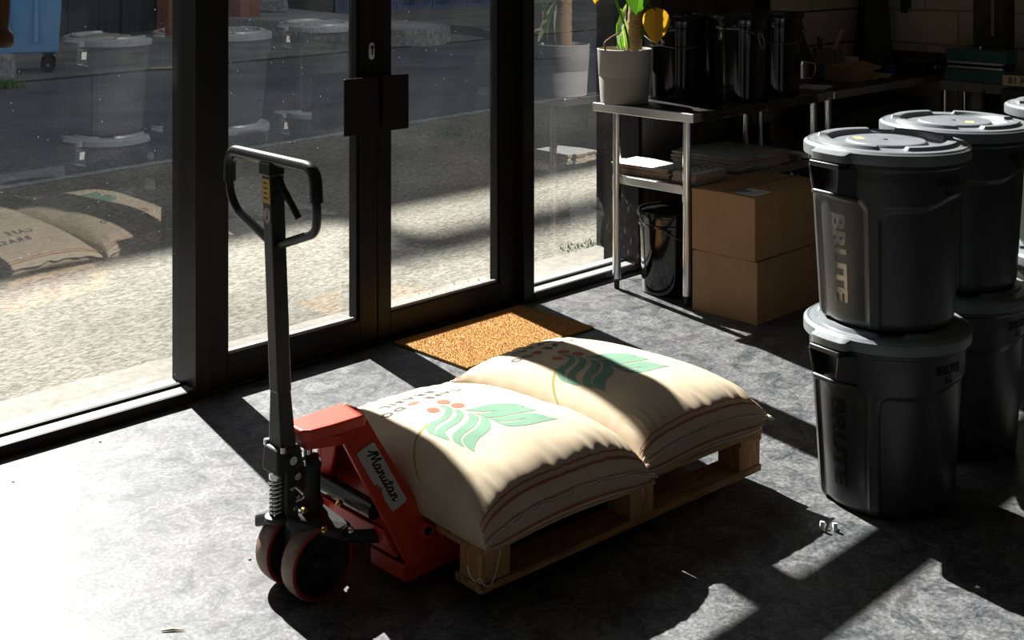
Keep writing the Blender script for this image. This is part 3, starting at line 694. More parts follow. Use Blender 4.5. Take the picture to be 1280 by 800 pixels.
# printed emblem: traced on the nearer sack, then repeated on the other in the same sack coordinates
ep = lambda X, Y: (420 + X / 4, 400 + Y / 4)
fronds = [   # (outer edge, inner edge) in crop pixels, each from the top to the tip
    ([(505, 432), (545, 428), (582, 450), (560, 492), (500, 530), (490, 562), (520, 585), (545, 602)], [(505, 432), (535, 438), (545, 460), (515, 495), (460, 520), (447, 548), (470, 572), (545, 602)]),
    ([(588, 448), (620, 452), (638, 478), (605, 520), (555, 548), (545, 572), (560, 590), (562, 607)], [(588, 448), (600, 470), (590, 490), (540, 525), (505, 548), (500, 572), (530, 592), (562, 607)]),
    ([(655, 470), (690, 472), (714, 492), (690, 535), (640, 570), (622, 598), (630, 622), (642, 640)], [(655, 470), (665, 490), (650, 515), (600, 555), (578, 580), (582, 605), (610, 625), (642, 640)]),
    ([(722, 485), (755, 492), (776, 520), (765, 555), (715, 595), (698, 620), (690, 645), (692, 666)], [(722, 485), (725, 505), (705, 540), (655, 575), (632, 598), (634, 620), (660, 645), (692, 666)]),
    ([(640, 452), (700, 438), (770, 422), (850, 418), (900, 420), (950, 432)], [(640, 452), (700, 458), (770, 458), (850, 448), (900, 440), (950, 432)]),
    ([(690, 468), (760, 465), (830, 448), (900, 436), (960, 438), (1010, 452)], [(690, 468), (760, 487), (830, 485), (900, 470), (960, 460), (1010, 452)]),
    ([(740, 484), (800, 492), (870, 482), (940, 467), (1000, 468), (1065, 484)], [(740, 484), (800, 505), (870, 507), (940, 495), (1000, 486), (1065, 484)]),
    ([(775, 496), (840, 515), (900, 508), (970, 490), (1040, 484), (1120, 494)], [(775, 496), (840, 528), (900, 533), (970, 526), (1040, 510), (1120, 494)]),
]
berries = [(483, 452, 33, 13), (535, 411, 36, 11), (608, 428, 36, 12)]
def emblem(root, S, conv, scale=(1, 1), shift=(0, 0)):
    tr = lambda q: (q[0] * scale[0] + shift[0], q[1] * scale[1] + shift[1])
    for o_, i_ in fronds:
        A = catmull([(*tr(conv(*ep(*p))), 0) for p in o_], 6); B = catmull([(*tr(conv(*ep(*p))), 0) for p in i_], 6)
        n = len(A) - 1
        m = MB(); m.grid(lambda x, y: S.skin(A[round(x * n)].x * (1 - y) + B[round(x * n)].x * y, A[round(x * n)].y * (1 - y) + B[round(x * n)].y * y), n, 5)
        m.build('printed_frond', 'jute_green', root, smooth=70)
    for cx, cy, rx, ry in berries:
        m = MB(); m.v.append(S.skin(*tr(conv(*ep(cx, cy))))); K = 22
        for rr in (0.5, 1.0):
            for k in range(K): m.v.append(S.skin(*tr(conv(*ep(cx + rr * rx * math.cos(2 * PI * k / K), cy + rr * ry * math.sin(2 * PI * k / K))))))
        m.f = [(0, 1 + k, 1 + (k + 1) % K) for k in range(K)] + [(1 + k, 1 + K + k, 1 + K + (k + 1) % K, 1 + (k + 1) % K) for k in range(K)]
        # faces must look outwards
        n0 = (m.v[1] - m.v[0]).cross(m.v[2] - m.v[0])
        if n0.z < 0: m.f = [tuple(reversed(f)) for f in m.f]
        m.build('printed_berry', 'jute_red', root, smooth=70)
    u0, t0 = tr(conv(*ep(452, 520)))
    du = (-0.988 - u0)
    stem = catmull([(u0 + du * a, t0 - b, 0) for a, b in ((0, 0), (0.22, 0.03), (0.45, 0.075), (0.68, 0.14), (0.86, 0.215), (0.955, 0.28), (1.0, 0.35))], 8)
    for off, mt in ((0.0, 'jute_green'), (0.014, 'jute_yellow')):
        m = MB(); n = len(stem) - 1
        m.grid(lambda x, y: S.skin(stem[round(x * n)].x - off * 0.1, stem[round(x * n)].y - off - 0.012 * y), n, 1)
        m.build('printed_stem', mt, root, smooth=70)
conv1 = lambda x, y: S1.from_px(x, y, sk1)
_cache = {}
def convc(x, y):
    if (x, y) not in _cache: _cache[(x, y)] = conv1(x, y)
    return _cache[(x, y)]
emblem(sk1, S1, convc)
q1 = S1.from_px(553.7, 502.8, sk1); q2 = S2.from_px(699 + 5, 440, sk2)
emblem(sk2, S2, convc, (1.05, 1.0), (q2[0] - q1[0] * 1.05, q2[1] - q1[1]))
def lettering(root, S, body, size, cu, ct, mt, bold, name, dot=None):
    v, f = text_tris(body, size, bold, space=1.35)
    m = MB(); w = (max(p.x for p in v) + min(p.x for p in v)) / 2
    m.v = [S.skin(cu - (p.x - w) / S.a, ct - p.y / S.b) for p in v]; m.f = f
    n0 = (m.v[f[0][1]] - m.v[f[0][0]]).cross(m.v[f[0][2]] - m.v[f[0][0]])
    if n0.z < 0: m.f = [tuple(reversed(q)) for q in f]
    m.build(name, mt, root, smooth=70)
for root, S, du, dt in ((sk1, S1, 0.0, 0.0), (sk2, S2, (q2[0] - q1[0] * 1.05), (q2[1] - q1[1]))):
    c = S1.from_px(566, 487, sk1); o_ = S1.from_px(480, 521, sk1)
    cu, ct = (c[0] + o_[0]) / 2 + du, (c[1] + o_[1]) / 2 + dt + 0.02
    wid = abs(c[0] - o_[0]) * S.a
    lettering(root, S, 'CAF\u00c9', 0.047, cu + 0.62 * wid / 2 / S.a, ct, 'jute_dark', 0.002, 'printed_lettering')
    lettering(root, S, 'DO', 0.047, cu - 0.78 * wid / 2 / S.a, ct, 'jute_dark', 0.002, 'printed_lettering')
    lettering(root, S, 'BRASIL', 0.050, cu, ct + 0.072 / S.b, 'jute_dark', 0.002, 'printed_lettering')
    m = MB(); K = 20; du_ = cu - 0.22 * wid / 2 / S.a
    m.v.append(S.skin(du_, ct - 0.016 / S.b))
    for k in range(K): m.v.append(S.skin(du_ + 0.019 / S.a * math.cos(2 * PI * k / K), ct - 0.016 / S.b + 0.019 / S.b * math.sin(2 * PI * k / K)))
    m.f = [(0, 1 + k, 1 + (k + 1) % K) for k in range(K)]; m.build('printed_berry', 'jute_red', root)
# stamped mark low on the far end of the sack by the fork tips
m = MB(); K = 5
for k in range(K):
    for j in range(10):
        pass
    cu, ct = 0.10 + 0.055 * math.cos(2 * PI * k / K) , 0.955 + 0.020 * math.sin(2 * PI * k / K)
    b0 = len(m.v); m.v += [S2.skin(cu + 0.026 * math.cos(a * PI / 5), ct + 0.010 * math.sin(a * PI / 5)) for a in range(10)]; m.f.append(tuple(range(b0, b0 + 10)))
m.build('printed_stamp', 'jute_dark', sk2)
# loose ends of the sewing string
inv1 = sk1.matrix_world.inverted()
def string_end(pts, Y, root, name='loose_string'):
    inv = root.matrix_world.inverted()
    path = catmull([inv @ py(x, y, Y - 0.004 * i) for i, (x, y) in enumerate(pts)], 6)
    MB().tube(path, 0.0016, 6).build(name, 'string', root, smooth=60)
string_end([(632, 655), (627, 675), (625, 692), (621, 710), (617, 724), (612, 733), (605, 731), (600, 723), (595, 727), (588, 720), (584, 708)], 2.262, sk1)
string_end([(806, 572), (802, 580), (801, 592), (799, 603), (803, 610), (803, 616)], 2.215, sk1)

# ================================================================== PALLET TRUCK
TX, TY = 2.07, 2.69
pt = thing('pallet_truck', 'red hand pallet truck with a black tow handle', 'pallet truck', (TX, TY, 0), R(-1.2))
# forks
for sg in (-1, 1):
    y0, y1 = sorted((sg * 0.085, sg * 0.232))
    f = MB().box(0.13, 1.02, y0 + 0.002, y1 - 0.002, 0.046, 0.134).box(0.0, 1.06, y0, y0 + 0.007, 0.045, 0.086).box(0.0, 1.06, y1 - 0.007, y1, 0.045, 0.086).box(0.0, 0.008, y0, y1, 0.045, 0.088)
    f.prism([(1.06, y0, 0.052), (1.06, y1, 0.052), (1.06, y1, 0.086), (1.06, y0, 0.086)], (0.02, 0, 0))
    fk = f.build('fork', 'truck_red', pt, bev=0.003)
    for dx in (0.86, 0.95):
        MB().cyl((dx, (y0 + y1) / 2 - 0.04, 0.04), (dx, (y0 + y1) / 2 + 0.04, 0.04), 0.04, 24).build('load_roller', 'tyre', fk, smooth=40)
    # slanting side channel from the cap down to the fork heel
    q = [Vector((-0.070, sg * 0.040, 0.395)), Vector((0.006, sg * 0.040, 0.438)), Vector((0.140, sg * 0.232, 0.088)), Vector((0.010, sg * 0.232, 0.084))]
    n = (q[1] - q[0]).cross(q[3] - q[0]).normalized(); n = n if n.y * sg > 0 else -n
    ch = MB(); a_ = q; b_ = [p - n * 0.012 for p in q]
    ch.hexa(b_, a_)
    # turned-in flange along the front edge and the rear edge
    d0, d3 = q[0], q[3]; fl = Vector((0.02, -sg * 0.05, -0.006))
    ch.hexa([d0, d0 + (q[1] - q[0]) * 0.14, d3 + (q[2] - q[3]) * 0.09, d3], [d0 + fl, d0 + (q[1] - q[0]) * 0.14 + fl, d3 + (q[2] - q[3]) * 0.09 + fl, d3 + fl])
    ch.hexa([q[1] - (q[1] - q[0]) * 0.14, q[1], q[2], q[2] - (q[2] - q[3]) * 0.09], [q[1] - (q[1] - q[0]) * 0.14 + fl * 0.8, q[1] + fl * 0.8, q[2] + fl * 0.8, q[2] - (q[2] - q[3]) * 0.09 + fl * 0.8])
    chn = ch.build('side_channel', 'truck_red', pt, bev=0.003)
    c0 = q[2] * 0.60 + q[1] * 0.17 + q[3] * 0.23
    bs = MB().tube([c0 - n * 0.02, c0 + Vector((0, sg * 0.022, 0.0)), ], 0.021, 24).build('pivot_boss', 'truck_red', chn, smooth=40, bev=0.003)
    MB().tube([c0 + Vector((0, sg * 0.016, 0)), c0 + Vector((0, sg * 0.024, 0))], 0.011, 20).build('pivot_pin', 'truck_black', bs, smooth=40)
    if sg == -1: face = (q, n)
# cap plate over the pump
cap = [(-0.185, -0.03), (-0.165, -0.047), (-0.10, -0.055), (0.006, -0.058), (0.010, 0.058), (-0.10, 0.055), (-0.165, 0.047), (-0.185, 0.03)]
cp = MB().prism([(x, y, 0.400) for x, y in cap], (0, 0, 0.034)).build('top_cap', 'truck_red', pt, bev=0.006, seg=3)
MB().prism([(-0.17, -0.035, 0.38), (-0.02, -0.045, 0.36), (-0.02, 0.045, 0.36), (-0.17, 0.035, 0.38)], (0, 0, 0.025)).build('cap_web', 'truck_red', cp)
MB().hexa([(-0.005, -0.20, 0.10), (0.012, -0.20, 0.10), (0.012, 0.20, 0.10), (-0.005, 0.20, 0.10)], [(-0.02, -0.16, 0.165), (-0.004, -0.16, 0.165), (-0.004, 0.16, 0.165), (-0.02, 0.16, 0.165)]).build('front_plate', 'truck_red', pt, bev=0.003)
MB().hexa([(0.0, -0.042, 0.40), (0.006, -0.042, 0.40), (0.10, -0.215, 0.09), (0.094, -0.215, 0.09)], [(0.0, 0.042, 0.40), (0.006, 0.042, 0.40), (0.10, 0.215, 0.09), (0.094, 0.215, 0.09)]).build('back_plate', 'truck_red', pt)
# name label with script lettering on the near channel
q, n = face
e2 = ((q[2] + q[3]) / 2 - (q[0] + q[1]) / 2).normalized()      # down the channel
e1 = n.cross(e2).normalized()
if e1.x < 0: e1 = -e1
mid = (q[0] + q[1]) / 2 * 0.59 + (q[2] + q[3]) / 2 * 0.41
def onface(x, y, off): return mid + e2 * x + e1 * y + n * off
LX0, LX1, LY = -0.088, 0.088, 0.029
rc = 0.007; out = []
for cx, cy, a0 in ((LX1 - rc, LY - rc, 0), (LX0 + rc, LY - rc, 90), (LX0 + rc, -LY + rc, 180), (LX1 - rc, -LY + rc, 270)):
    for k in range(5): a = R(a0 + k * 22.5); out.append((cx + rc * math.cos(a), cy + rc * math.sin(a)))
i_cut = 15
lab = out[:15] + [(0.005, -LY), (0.008, -LY + 0.010), (0.015, -LY + 0.008), (0.022, -LY + 0.017), (0.030, -LY + 0.009), (0.047, -LY + 0.008), (0.050, -LY)] + out[15:]
nl = MB().prism([onface(x, y, 0.0006) for x, y in lab], n * 0.0008).build('name_label', 'label_white', pt)
W = 0.0
letters = {'M': ([(-0.4, 0.25), (-0.1, 0.5), (0.15, 0.95), (0.12, 0.5), (0.0, 0.0), (0.15, 0.5), (0.38, 0.95), (0.42, 0.5), (0.48, 0.15), (0.7, 0.6), (0.92, 0.98), (0.88, 0.4), (0.95, 0.05), (1.15, 0.12)],),
           'a': ([(0.5, 0.5), (0.25, 0.55), (0.05, 0.3), (0.1, 0.05), (0.3, 0.05), (0.5, 0.45), (0.48, 0.1), (0.62, 0.03), (0.78, 0.2)],),
           'n': ([(0.05, 0.45), (0.15, 0.5), (0.12, 0.02), (0.2, 0.3), (0.38, 0.52), (0.48, 0.4), (0.45, 0.08), (0.58, 0.03), (0.74, 0.2)],),
           'u': ([(0.05, 0.5), (0.05, 0.12), (0.2, 0.02), (0.4, 0.25), (0.45, 0.5), (0.43, 0.1), (0.58, 0.03), (0.72, 0.2)],),
           't': ([(0.2, 0.85), (0.12, 0.3), (0.14, 0.05), (0.3, 0.05), (0.45, 0.2)], [(-0.05, 0.58), (0.45, 0.66)])}
m = MB(); x = -0.066; sc = 0.030
for ch_, adv in (('M', 1.15), ('a', 0.74), ('n', 0.7), ('u', 0.7), ('t', 0.45), ('a', 0.74), ('n', 0.7)):
    for st in letters[ch_]:
        pts = catmull([(px_, py_, 0) for px_, py_ in st], 4)
        P3 = [onface(x + (p.x + 0.12 * p.y) * sc * 0.86, -0.006 + p.y * sc * 1.05, 0.0017) for p in pts]
        # flat brush stroke
        for k in range(len(P3) - 1):
            d = (P3[k + 1] - P3[k]).normalized(); sd_ = d.cross(n).normalized() * 0.0022
            b0 = len(m.v); m.v += [P3[k] - sd_ - d * 0.0008, P3[k] + sd_ - d * 0.0008, P3[k + 1] + sd_ + d * 0.0008, P3[k + 1] - sd_ + d * 0.0008]; m.f.append((b0, b0 + 1, b0 + 2, b0 + 3))
    x += adv * sc * 0.86
m.build('label_lettering', 'ink', nl)
# steering wheels
for y0 in (-0.086, 0.034):
    w = MB().lathe([(0.083, -0.026), (0.0925, -0.026), (0.0955, -0.021), (0.0965, 0.0), (0.0955, 0.021), (0.0925, 0.026), (0.083, 0.026)], 64, capb=False, capt=False)
    wt = w.build('steering_wheel', 'tyre', pt, smooth=50, loc=(-0.155, y0 + 0.026, 0.0965), rot=(R(90), 0, 0))
    MB().lathe([(0.0845, -0.0268), (0.0935, -0.0268), (0.0935, -0.0255), (0.0845, -0.0255)], 64, capb=False, capt=False).lathe([(0.0845, 0.0255), (0.0935, 0.0255), (0.0935, 0.0268), (0.0845, 0.0268)], 64, capb=False, capt=False).build('tyre_edge', 'tyre_red', wt, smooth=50)
    h = MB().lathe([(0.018, -0.016), (0.055, -0.012), (0.080, -0.0262), (0.0855, -0.0262), (0.0855, 0.0262), (0.080, 0.0262), (0.055, 0.012), (0.018, 0.016)], 48)
    for k in range(5):
        a = 2 * PI * k / 5; mt = Matrix.Rotation(a, 4, 'Z'); h.box(0.02, 0.078, -0.004, 0.004, -0.020, 0.020, mt)
    hb = h.build('wheel_hub', 'hub_black', wt, smooth=40)
    MB().lathe([(0.016, -0.027), (0.019, -0.023), (0.019, 0.023), (0.016, 0.027)], 24).build('axle_cap', 'cast_black', wt, smooth=40)
MB().cyl((-0.155, -0.10, 0.0965), (-0.155, 0.10, 0.0965), 0.012).build('wheel_axle', 'cast_black', pt, smooth=40)
# bogie, pump, valve block
MB().hexa([(-0.235, -0.035, 0.195), (-0.12, -0.115, 0.150), (-0.075, -0.105, 0.150), (-0.10, 0.10, 0.190)], [(-0.235, -0.035, 0.228), (-0.12, -0.115, 0.180), (-0.075, -0.105, 0.182), (-0.10, 0.10, 0.225)]).build('bogie_plate', 'cast_black', pt, bev=0.008)
MB().box(-0.20, -0.13, -0.03, 0.03, 0.085, 0.20).build('bogie_stem', 'cast_black', pt, bev=0.01)
MB().hexa([(-0.24, 0.02, 0.19), (-0.10, 0.02, 0.19), (-0.10, 0.11, 0.15), (-0.24, 0.11, 0.15)], [(-0.24, 0.02, 0.225), (-0.10, 0.02, 0.225), (-0.10, 0.11, 0.185), (-0.24, 0.11, 0.185)]).build('bogie_arm', 'cast_black', pt, bev=0.008)
pu = MB().lathe([(0.040, 0.205), (0.042, 0.225), (0.036, 0.235), (0.034, 0.25), (0.034, 0.315), (0.037, 0.318), (0.037, 0.333), (0.030, 0.345), (0.016, 0.348)], 32, c=(-0.140, 0.005, 0)).build('pump_body', 'cast_black', pt, smooth=40)
MB().cyl((-0.140, 0.005, 0.34), (-0.140, 0.005, 0.40), 0.0125).build('pump_piston', 'chrome', pt, smooth=40)
for a in range(4): MB().cyl((-0.140 + 0.033 * math.cos(a * PI / 2 + 0.7), 0.005 + 0.033 * math.sin(a * PI / 2 + 0.7), 0.333), (-0.140 + 0.033 * math.cos(a * PI / 2 + 0.7), 0.005 + 0.033 * math.sin(a * PI / 2 + 0.7), 0.345), 0.006, 6).build('bolt', 'bolt_zinc', pu)
vb = MB().box(-0.238, -0.196, -0.040, 0.040, 0.215, 0.345).box(-0.255, -0.165, -0.03, 0.03, 0.205, 0.222).build('valve_block', 'cast_black', pt, bev=0.007, seg=3)
for (x, y, z, r_, mt) in ((-0.205, -0.042, 0.325, 0.010, 'bolt_zinc'), (-0.204, -0.042, 0.272, 0.006, 'bolt_zinc'), (-0.212, -0.042, 0.245, 0.007, 'bolt_zinc'), (-0.178, -0.036, 0.226, 0.008, 'brass'), (-0.222, -0.042, 0.298, 0.006, 'bolt_zinc')):
    MB().cyl((x, y + 0.006, z), (x, y - 0.006, z), r_, 8).build('bolt', mt, vb, bev=0.001)
MB().tube(catmull([(-0.212, -0.042, 0.30), (-0.20, -0.056, 0.285), (-0.192, -0.054, 0.27), (-0.21, -0.044, 0.262)], 5), 0.004, 8).build('release_link', 'bolt_zinc', vb, smooth=50)
for (x, y, z, mt) in ((-0.055, -0.02, 0.2, 'brass'), (-0.16, -0.1, 0.19, 'brass'), (-0.085, -0.112, 0.168, 'bolt_zinc')):
    MB().ball((x, y, z), 0.010, 8).build('grease_nipple', mt, pt, smooth=60)
# spring on the release rod
sp = [(-0.248 + 0.017 * math.cos(a), -0.012 + 0.017 * math.sin(a), 0.232 + 0.088 * i / 180) for i in range(181) for a in (2 * PI * 8 * i / 180,)]
MB().tube(sp, 0.0032, 8).build('spring', 'chrome', pt, smooth=60)
MB().cyl((-0.248, -0.012, 0.215), (-0.248, -0.012, 0.345), 0.0075).lathe([(0.026, 0.214), (0.030, 0.218), (0.030, 0.228), (0.022, 0.232)], 24, c=(-0.248, -0.012, 0)).build('spring_rod', 'cast_black', pt, smooth=40)
MB().lathe([(0.016, 0.32), (0.019, 0.324), (0.019, 0.338), (0.012, 0.342)], 20, c=(-0.248, -0.012, 0)).build('spring_cup', 'bolt_zinc', pt, smooth=40)
# handle bracket, stem, loop
br = MB().hexa([(-0.262, -0.040, 0.335), (-0.175, -0.040, 0.335), (-0.175, 0.040, 0.335), (-0.262, 0.040, 0.335)], [(-0.258, -0.034, 0.402), (-0.188, -0.034, 0.402), (-0.188, 0.034, 0.402), (-0.258, 0.034, 0.402)]).build('handle_bracket', 'cast_black', pt, bev=0.008, seg=3)
MB().cyl((-0.222, -0.052, 0.372), (-0.222, 0.052, 0.372), 0.011).build('bolt', 'bolt_zinc', br, smooth=40)
for y in (-0.038, 0.038): MB().cyl((-0.245, y, 0.395), (-0.245, y, 0.41), 0.008, 8).build('bolt', 'bolt_zinc', br)
zt = 1.135
hd = lambda z: -0.222 - 0.030 * (z - 0.40) / 0.74
st = MB().hexa([(hd(0.39) - 0.024, -0.031, 0.39), (hd(0.39) + 0.024, -0.031, 0.39), (hd(0.39) + 0.024, 0.031, 0.39), (hd(0.39) - 0.024, 0.031, 0.39)],
               [(hd(0.55) - 0.019, -0.021, 0.55), (hd(0.55) + 0.019, -0.021, 0.55), (hd(0.55) + 0.019, 0.021, 0.55), (hd(0.55) - 0.019, 0.021, 0.55)])
st.hexa([(hd(0.54) - 0.021, -0.0215, 0.54), (hd(0.54) + 0.021, -0.0215, 0.54), (hd(0.54) + 0.021, 0.0215, 0.54), (hd(0.54) - 0.021, 0.0215, 0.54)],
        [(hd(zt) - 0.021, -0.0215, zt - 0.02), (hd(zt) + 0.021, -0.0215, zt - 0.02), (hd(zt) + 0.021, 0.0215, zt - 0.02), (hd(zt) - 0.021, 0.0215, zt - 0.02)])
stm = st.build('handle_stem', 'truck_black', pt, bev=0.004)
xh = hd(zt)
lp = rounded([(hd(0.93), -0.015, 0.925), (hd(0.97), -0.185, 0.985), (xh - 0.004, -0.205, 1.035), (xh - 0.006, -0.200, 1.148), (xh - 0.006, 0.200, 1.148), (xh - 0.004, 0.205, 1.035), (hd(0.97), 0.185, 0.985), (hd(0.93), 0.015, 0.925)], 0.052, 8)
loop = MB().tube(lp, 0.0115, 16).build('handle_loop', 'truck_black', pt, smooth=60)
gp = rounded([(xh - 0.004, -0.204, 1.065), (xh - 0.006, -0.200, 1.148), (xh - 0.006, 0.200, 1.148), (xh - 0.004, 0.204, 1.065)], 0.052, 8)
MB().tube(gp, 0.0165, 18).build('rubber_grip', 'rubber_black', loop, smooth=60)
MB().box(xh - 0.026, xh + 0.020, -0.028, 0.028, 1.105, 1.142).build('grip_block', 'rubber_black', pt, bev=0.005)
lev = rounded([(xh + 0.01, -0.028, 1.075), (xh + 0.022, -0.055, 1.035), (xh + 0.03, -0.075, 1.0)], 0.02, 5)
MB().tube([(xh + 0.005, -0.022, 1.10)] + lev, [0.010, 0.011, 0.010] + [0.009] * (len(lev) - 2), 10).build('release_lever', 'rubber_black', pt, smooth=50)
# stickers on the face of the stem that looks back at the operator (-x side)
def sticker(name, z0, z1, w, m, parent=stm):
    return MB().add([(hd(z0) - 0.0222, w, z0), (hd(z0) - 0.0222, -w, z0), (hd(z1) - 0.0222, -w, z1), (hd(z1) - 0.0222, w, z1)], [(0, 1, 2, 3)]).build(name, m, parent)
y_ = sticker('warning_label', 1.035, 1.098, 0.017, 'sticker_yellow')
for k in range(4):
    z = 1.046 + k * 0.013
    MB().add([(hd(z) - 0.0226, 0.012, z), (hd(z) - 0.0226, -0.008 + 0.004 * (k % 2), z), (hd(z) - 0.0226, -0.008 + 0.004 * (k % 2), z + 0.004), (hd(z) - 0.0226, 0.012, z + 0.004)], [(0, 1, 2, 3)]).build('label_print', 'ink', y_)
zc = 1.003
def ring(r0, r1, off, n=28):
    m = MB(); m.v = [Vector((hd(zc) - off, r * math.cos(2 * PI * k / n), zc + 1.25 * r * math.sin(2 * PI * k / n))) for r in (r0, r1) for k in range(n)]
    m.f = [(k, (k + 1) % n, n + (k + 1) % n, n + k) for k in range(n)]; return m
w_ = ring(0.0005, 0.0165, 0.0222).build('pictogram', 'label_white', stm)
ring(0.0125, 0.0165, 0.0228).build('pictogram_ring', 'sticker_pink', w_)
m = MB(); 
for a, b in (((-0.009, 0.011), (0.009, -0.011)),):
    m.v += [Vector((hd(zc) - 0.0228, a[0], zc + a[1])), Vector((hd(zc) - 0.0228, a[0] + 0.003, zc + a[1])), Vector((hd(zc) - 0.0228, b[0] + 0.003, zc + b[1])), Vector((hd(zc) - 0.0228, b[0], zc + b[1]))]; m.f.append((0, 1, 2, 3))
m.build('pictogram_bar', 'sticker_pink', w_)
MB().add([(hd(zc) - 0.0225, 0.004, zc - 0.010), (hd(zc) - 0.0225, -0.004, zc - 0.010), (hd(zc) - 0.0225, -0.002, zc + 0.010), (hd(zc) - 0.0225, 0.002, zc + 0.010)], [(0, 1, 2, 3)]).build('pictogram_figure', 'ink', w_)
# torque tube and push rods
MB().cyl((-0.018, -0.13, 0.205), (-0.018, 0.13, 0.205), 0.024, 24).build('torque_tube', 'truck_black', pt, smooth=40)
MB().hexa([(-0.10, -0.10, 0.135), (-0.10, -0.075, 0.135), (0.05, -0.135, 0.105), (0.05, -0.165, 0.105)], [(-0.10, -0.10, 0.165), (-0.10, -0.075, 0.165), (0.05, -0.135, 0.142), (0.05, -0.165, 0.142)]).build('push_link', 'truck_black', pt, bev=0.008, seg=3)
MB().hexa([(-0.10, 0.075, 0.135), (-0.10, 0.10, 0.135), (0.05, 0.165, 0.105), (0.05, 0.135, 0.105)], [(-0.10, 0.075, 0.165), (-0.10, 0.10, 0.165), (0.05, 0.165, 0.142), (0.05, 0.135, 0.142)]).build('push_link', 'truck_black', pt, bev=0.008, seg=3)
# ================================================================== GREY BINS
BH, RB, RT = 0.518, 0.205, 0.232            # body height, base and top radius
def adist(a, b): return abs((a - b + 180) % 360 - 180)
def bin_rad(th, z):                         # th in degrees; handles at 0 and 180, front lettering at 90 and 270
    r = RB + (RT - RB) * min(1, z / 0.45)
    if z < 0.03: r -= 0.022 * (1 - math.sqrt(max(0, 1 - (1 - z / 0.03) ** 2)))
    dn = min(adist(th, 0), adist(th, 180)); dw = min(adist(th, 90), adist(th, 270))
    sd = 1 if adist(th, 90) < 90 else -1
    sgn = ((th - 90 + 180) % 360 - 180) if adist(th, 90) < 90 else ((th - 270 + 180) % 360 - 180)
    nt = BH - 0.128; wt = BH - 0.148 + 0.030 * sstep(-25, 10, sgn)
    rn = sstep(26.5, 24, dn) * sstep(nt + 0.006, nt - 0.006, z + 0.025 * sstep(19, 26, dn))
    rw = sstep(56, 53.5, dw) * sstep(wt + 0.006, wt - 0.006, z + 0.02 * sstep(49, 55, dw))
    ridge = math.exp(-((dn - 26.5) / 1.1) ** 2) * sstep(nt, nt - 0.02, z) * 0.0025
    r -= 0.0075 * rw + 0.007 * rn; r += ridge
    if z > BH - 0.035: r += 0.005 * sstep(BH - 0.035, BH - 0.03, z)
    return r
def bin_body():
    N = 200; zs = [0, 0.002, 0.006, 0.012, 0.02, 0.03]
    zs += [0.05 + 0.02 * i for i in range(16)] + [0.36 + 0.006 * i for i in range(18)] + [0.475, 0.49, BH - 0.036, BH - 0.034, BH - 0.031, BH - 0.029, BH - 0.01, BH]
    m = MB(); zs = sorted(set(zs))
    for z in zs:
        for k in range(N):
            a = 2 * PI * k / N; r = bin_rad(360 * k / N, z); m.v.append(Vector((r * math.cos(a), r * math.sin(a), z)))
    n = len(zs)
    m.f = [(i * N + k, i * N + (k + 1) % N, (i + 1) * N + (k + 1) % N, (i + 1) * N + k) for i in range(n - 1) for k in range(N)]
    m.f.append(tuple(range(N - 1, -1, -1))); m.f.append(tuple((n - 1) * N + k for k in range(N)))
    return m.mesh('bin_body', 'bin_grey', 42)
body_me = bin_body()
def on_bin(th, z, off):
    r = bin_rad(th % 360, z) + off; a = R(th); return Vector((r * math.cos(a), r * math.sin(a), z))
def bin_text(body, size, th0, z0, vertical, mt, off, bold, sx=1.0):
    v, f = text_tris(body, size, bold, 2)
    cy = (max(p.y for p in v) + min(p.y for p in v)) / 2; m = MB()
    for p in v:
        x, y = p.x * sx, p.y - cy
        if vertical: th, z = th0 + math.degrees(y / 0.222), z0 - x      # reads downwards
        else: th, z = th0 + math.degrees(x / 0.236), z0 + y
        m.v.append(on_bin(th, z, off))
    m.f = f
    n0 = (m.v[f[0][1]] - m.v[f[0][0]]).cross(m.v[f[0][2]] - m.v[f[0][0]])
    if n0.dot(m.v[f[0][0]] * Vector((1, 1, 0)) if False else Vector((m.v[f[0][0]].x, m.v[f[0][0]].y, 0))) < 0: m.f = [tuple(reversed(q)) for q in f]
    return m
def logo_mesh(th0, z0):
    m = MB()
    def strip(x0, x1, f0, f1, n=10):
        m.grid(lambda u, v: on_bin(th0 + math.degrees((x0 + (x1 - x0) * u) / 0.236), z0 + (f0(u) * (1 - v) + f1(u) * v), 0.0012), n, 1)
    strip(-0.017, 0.017, lambda u: -0.011, lambda u: -0.003 + 0.002 * math.sin(2 * PI * u))
    strip(-0.017, 0.017, lambda u: 0.000 + 0.002 * math.sin(2 * PI * u), lambda u: 0.003 + 0.002 * math.sin(2 * PI * u))
    strip(-0.017, -0.0145, lambda u: -0.004, lambda u: 0.010, 1); strip(0.0145, 0.017, lambda u: -0.004, lambda u: 0.010, 1); strip(-0.017, 0.017, lambda u: 0.008, lambda u: 0.011)
    return m
collar_text = {a: bin_text('BRUTE', 0.034, a, BH - 0.068, False, 'bin_letter', 0.0012, 0.0022, 1.05).mesh('moulded_lettering', 'bin_letter') for a in (90, 270)}
logo_me = {a: logo_mesh(a, BH - 0.098).mesh('moulded_emblem', 'bin_letter') for a in (90, 270)}
side_plain = {a: bin_text('BRUTE', 0.074, a, BH - 0.31, True, 'bin_letter', 0.0012, 0.003, 1.22).mesh('panel_lettering', 'bin_letter') for a in (0, 180)}
side_gloss = {a: bin_text('BRUTE', 0.074, a, BH - 0.31, True, 'bin_letter_gloss', 0.0012, 0.003, 1.22).mesh('panel_lettering', 'bin_letter_gloss') for a in (0, 180)}
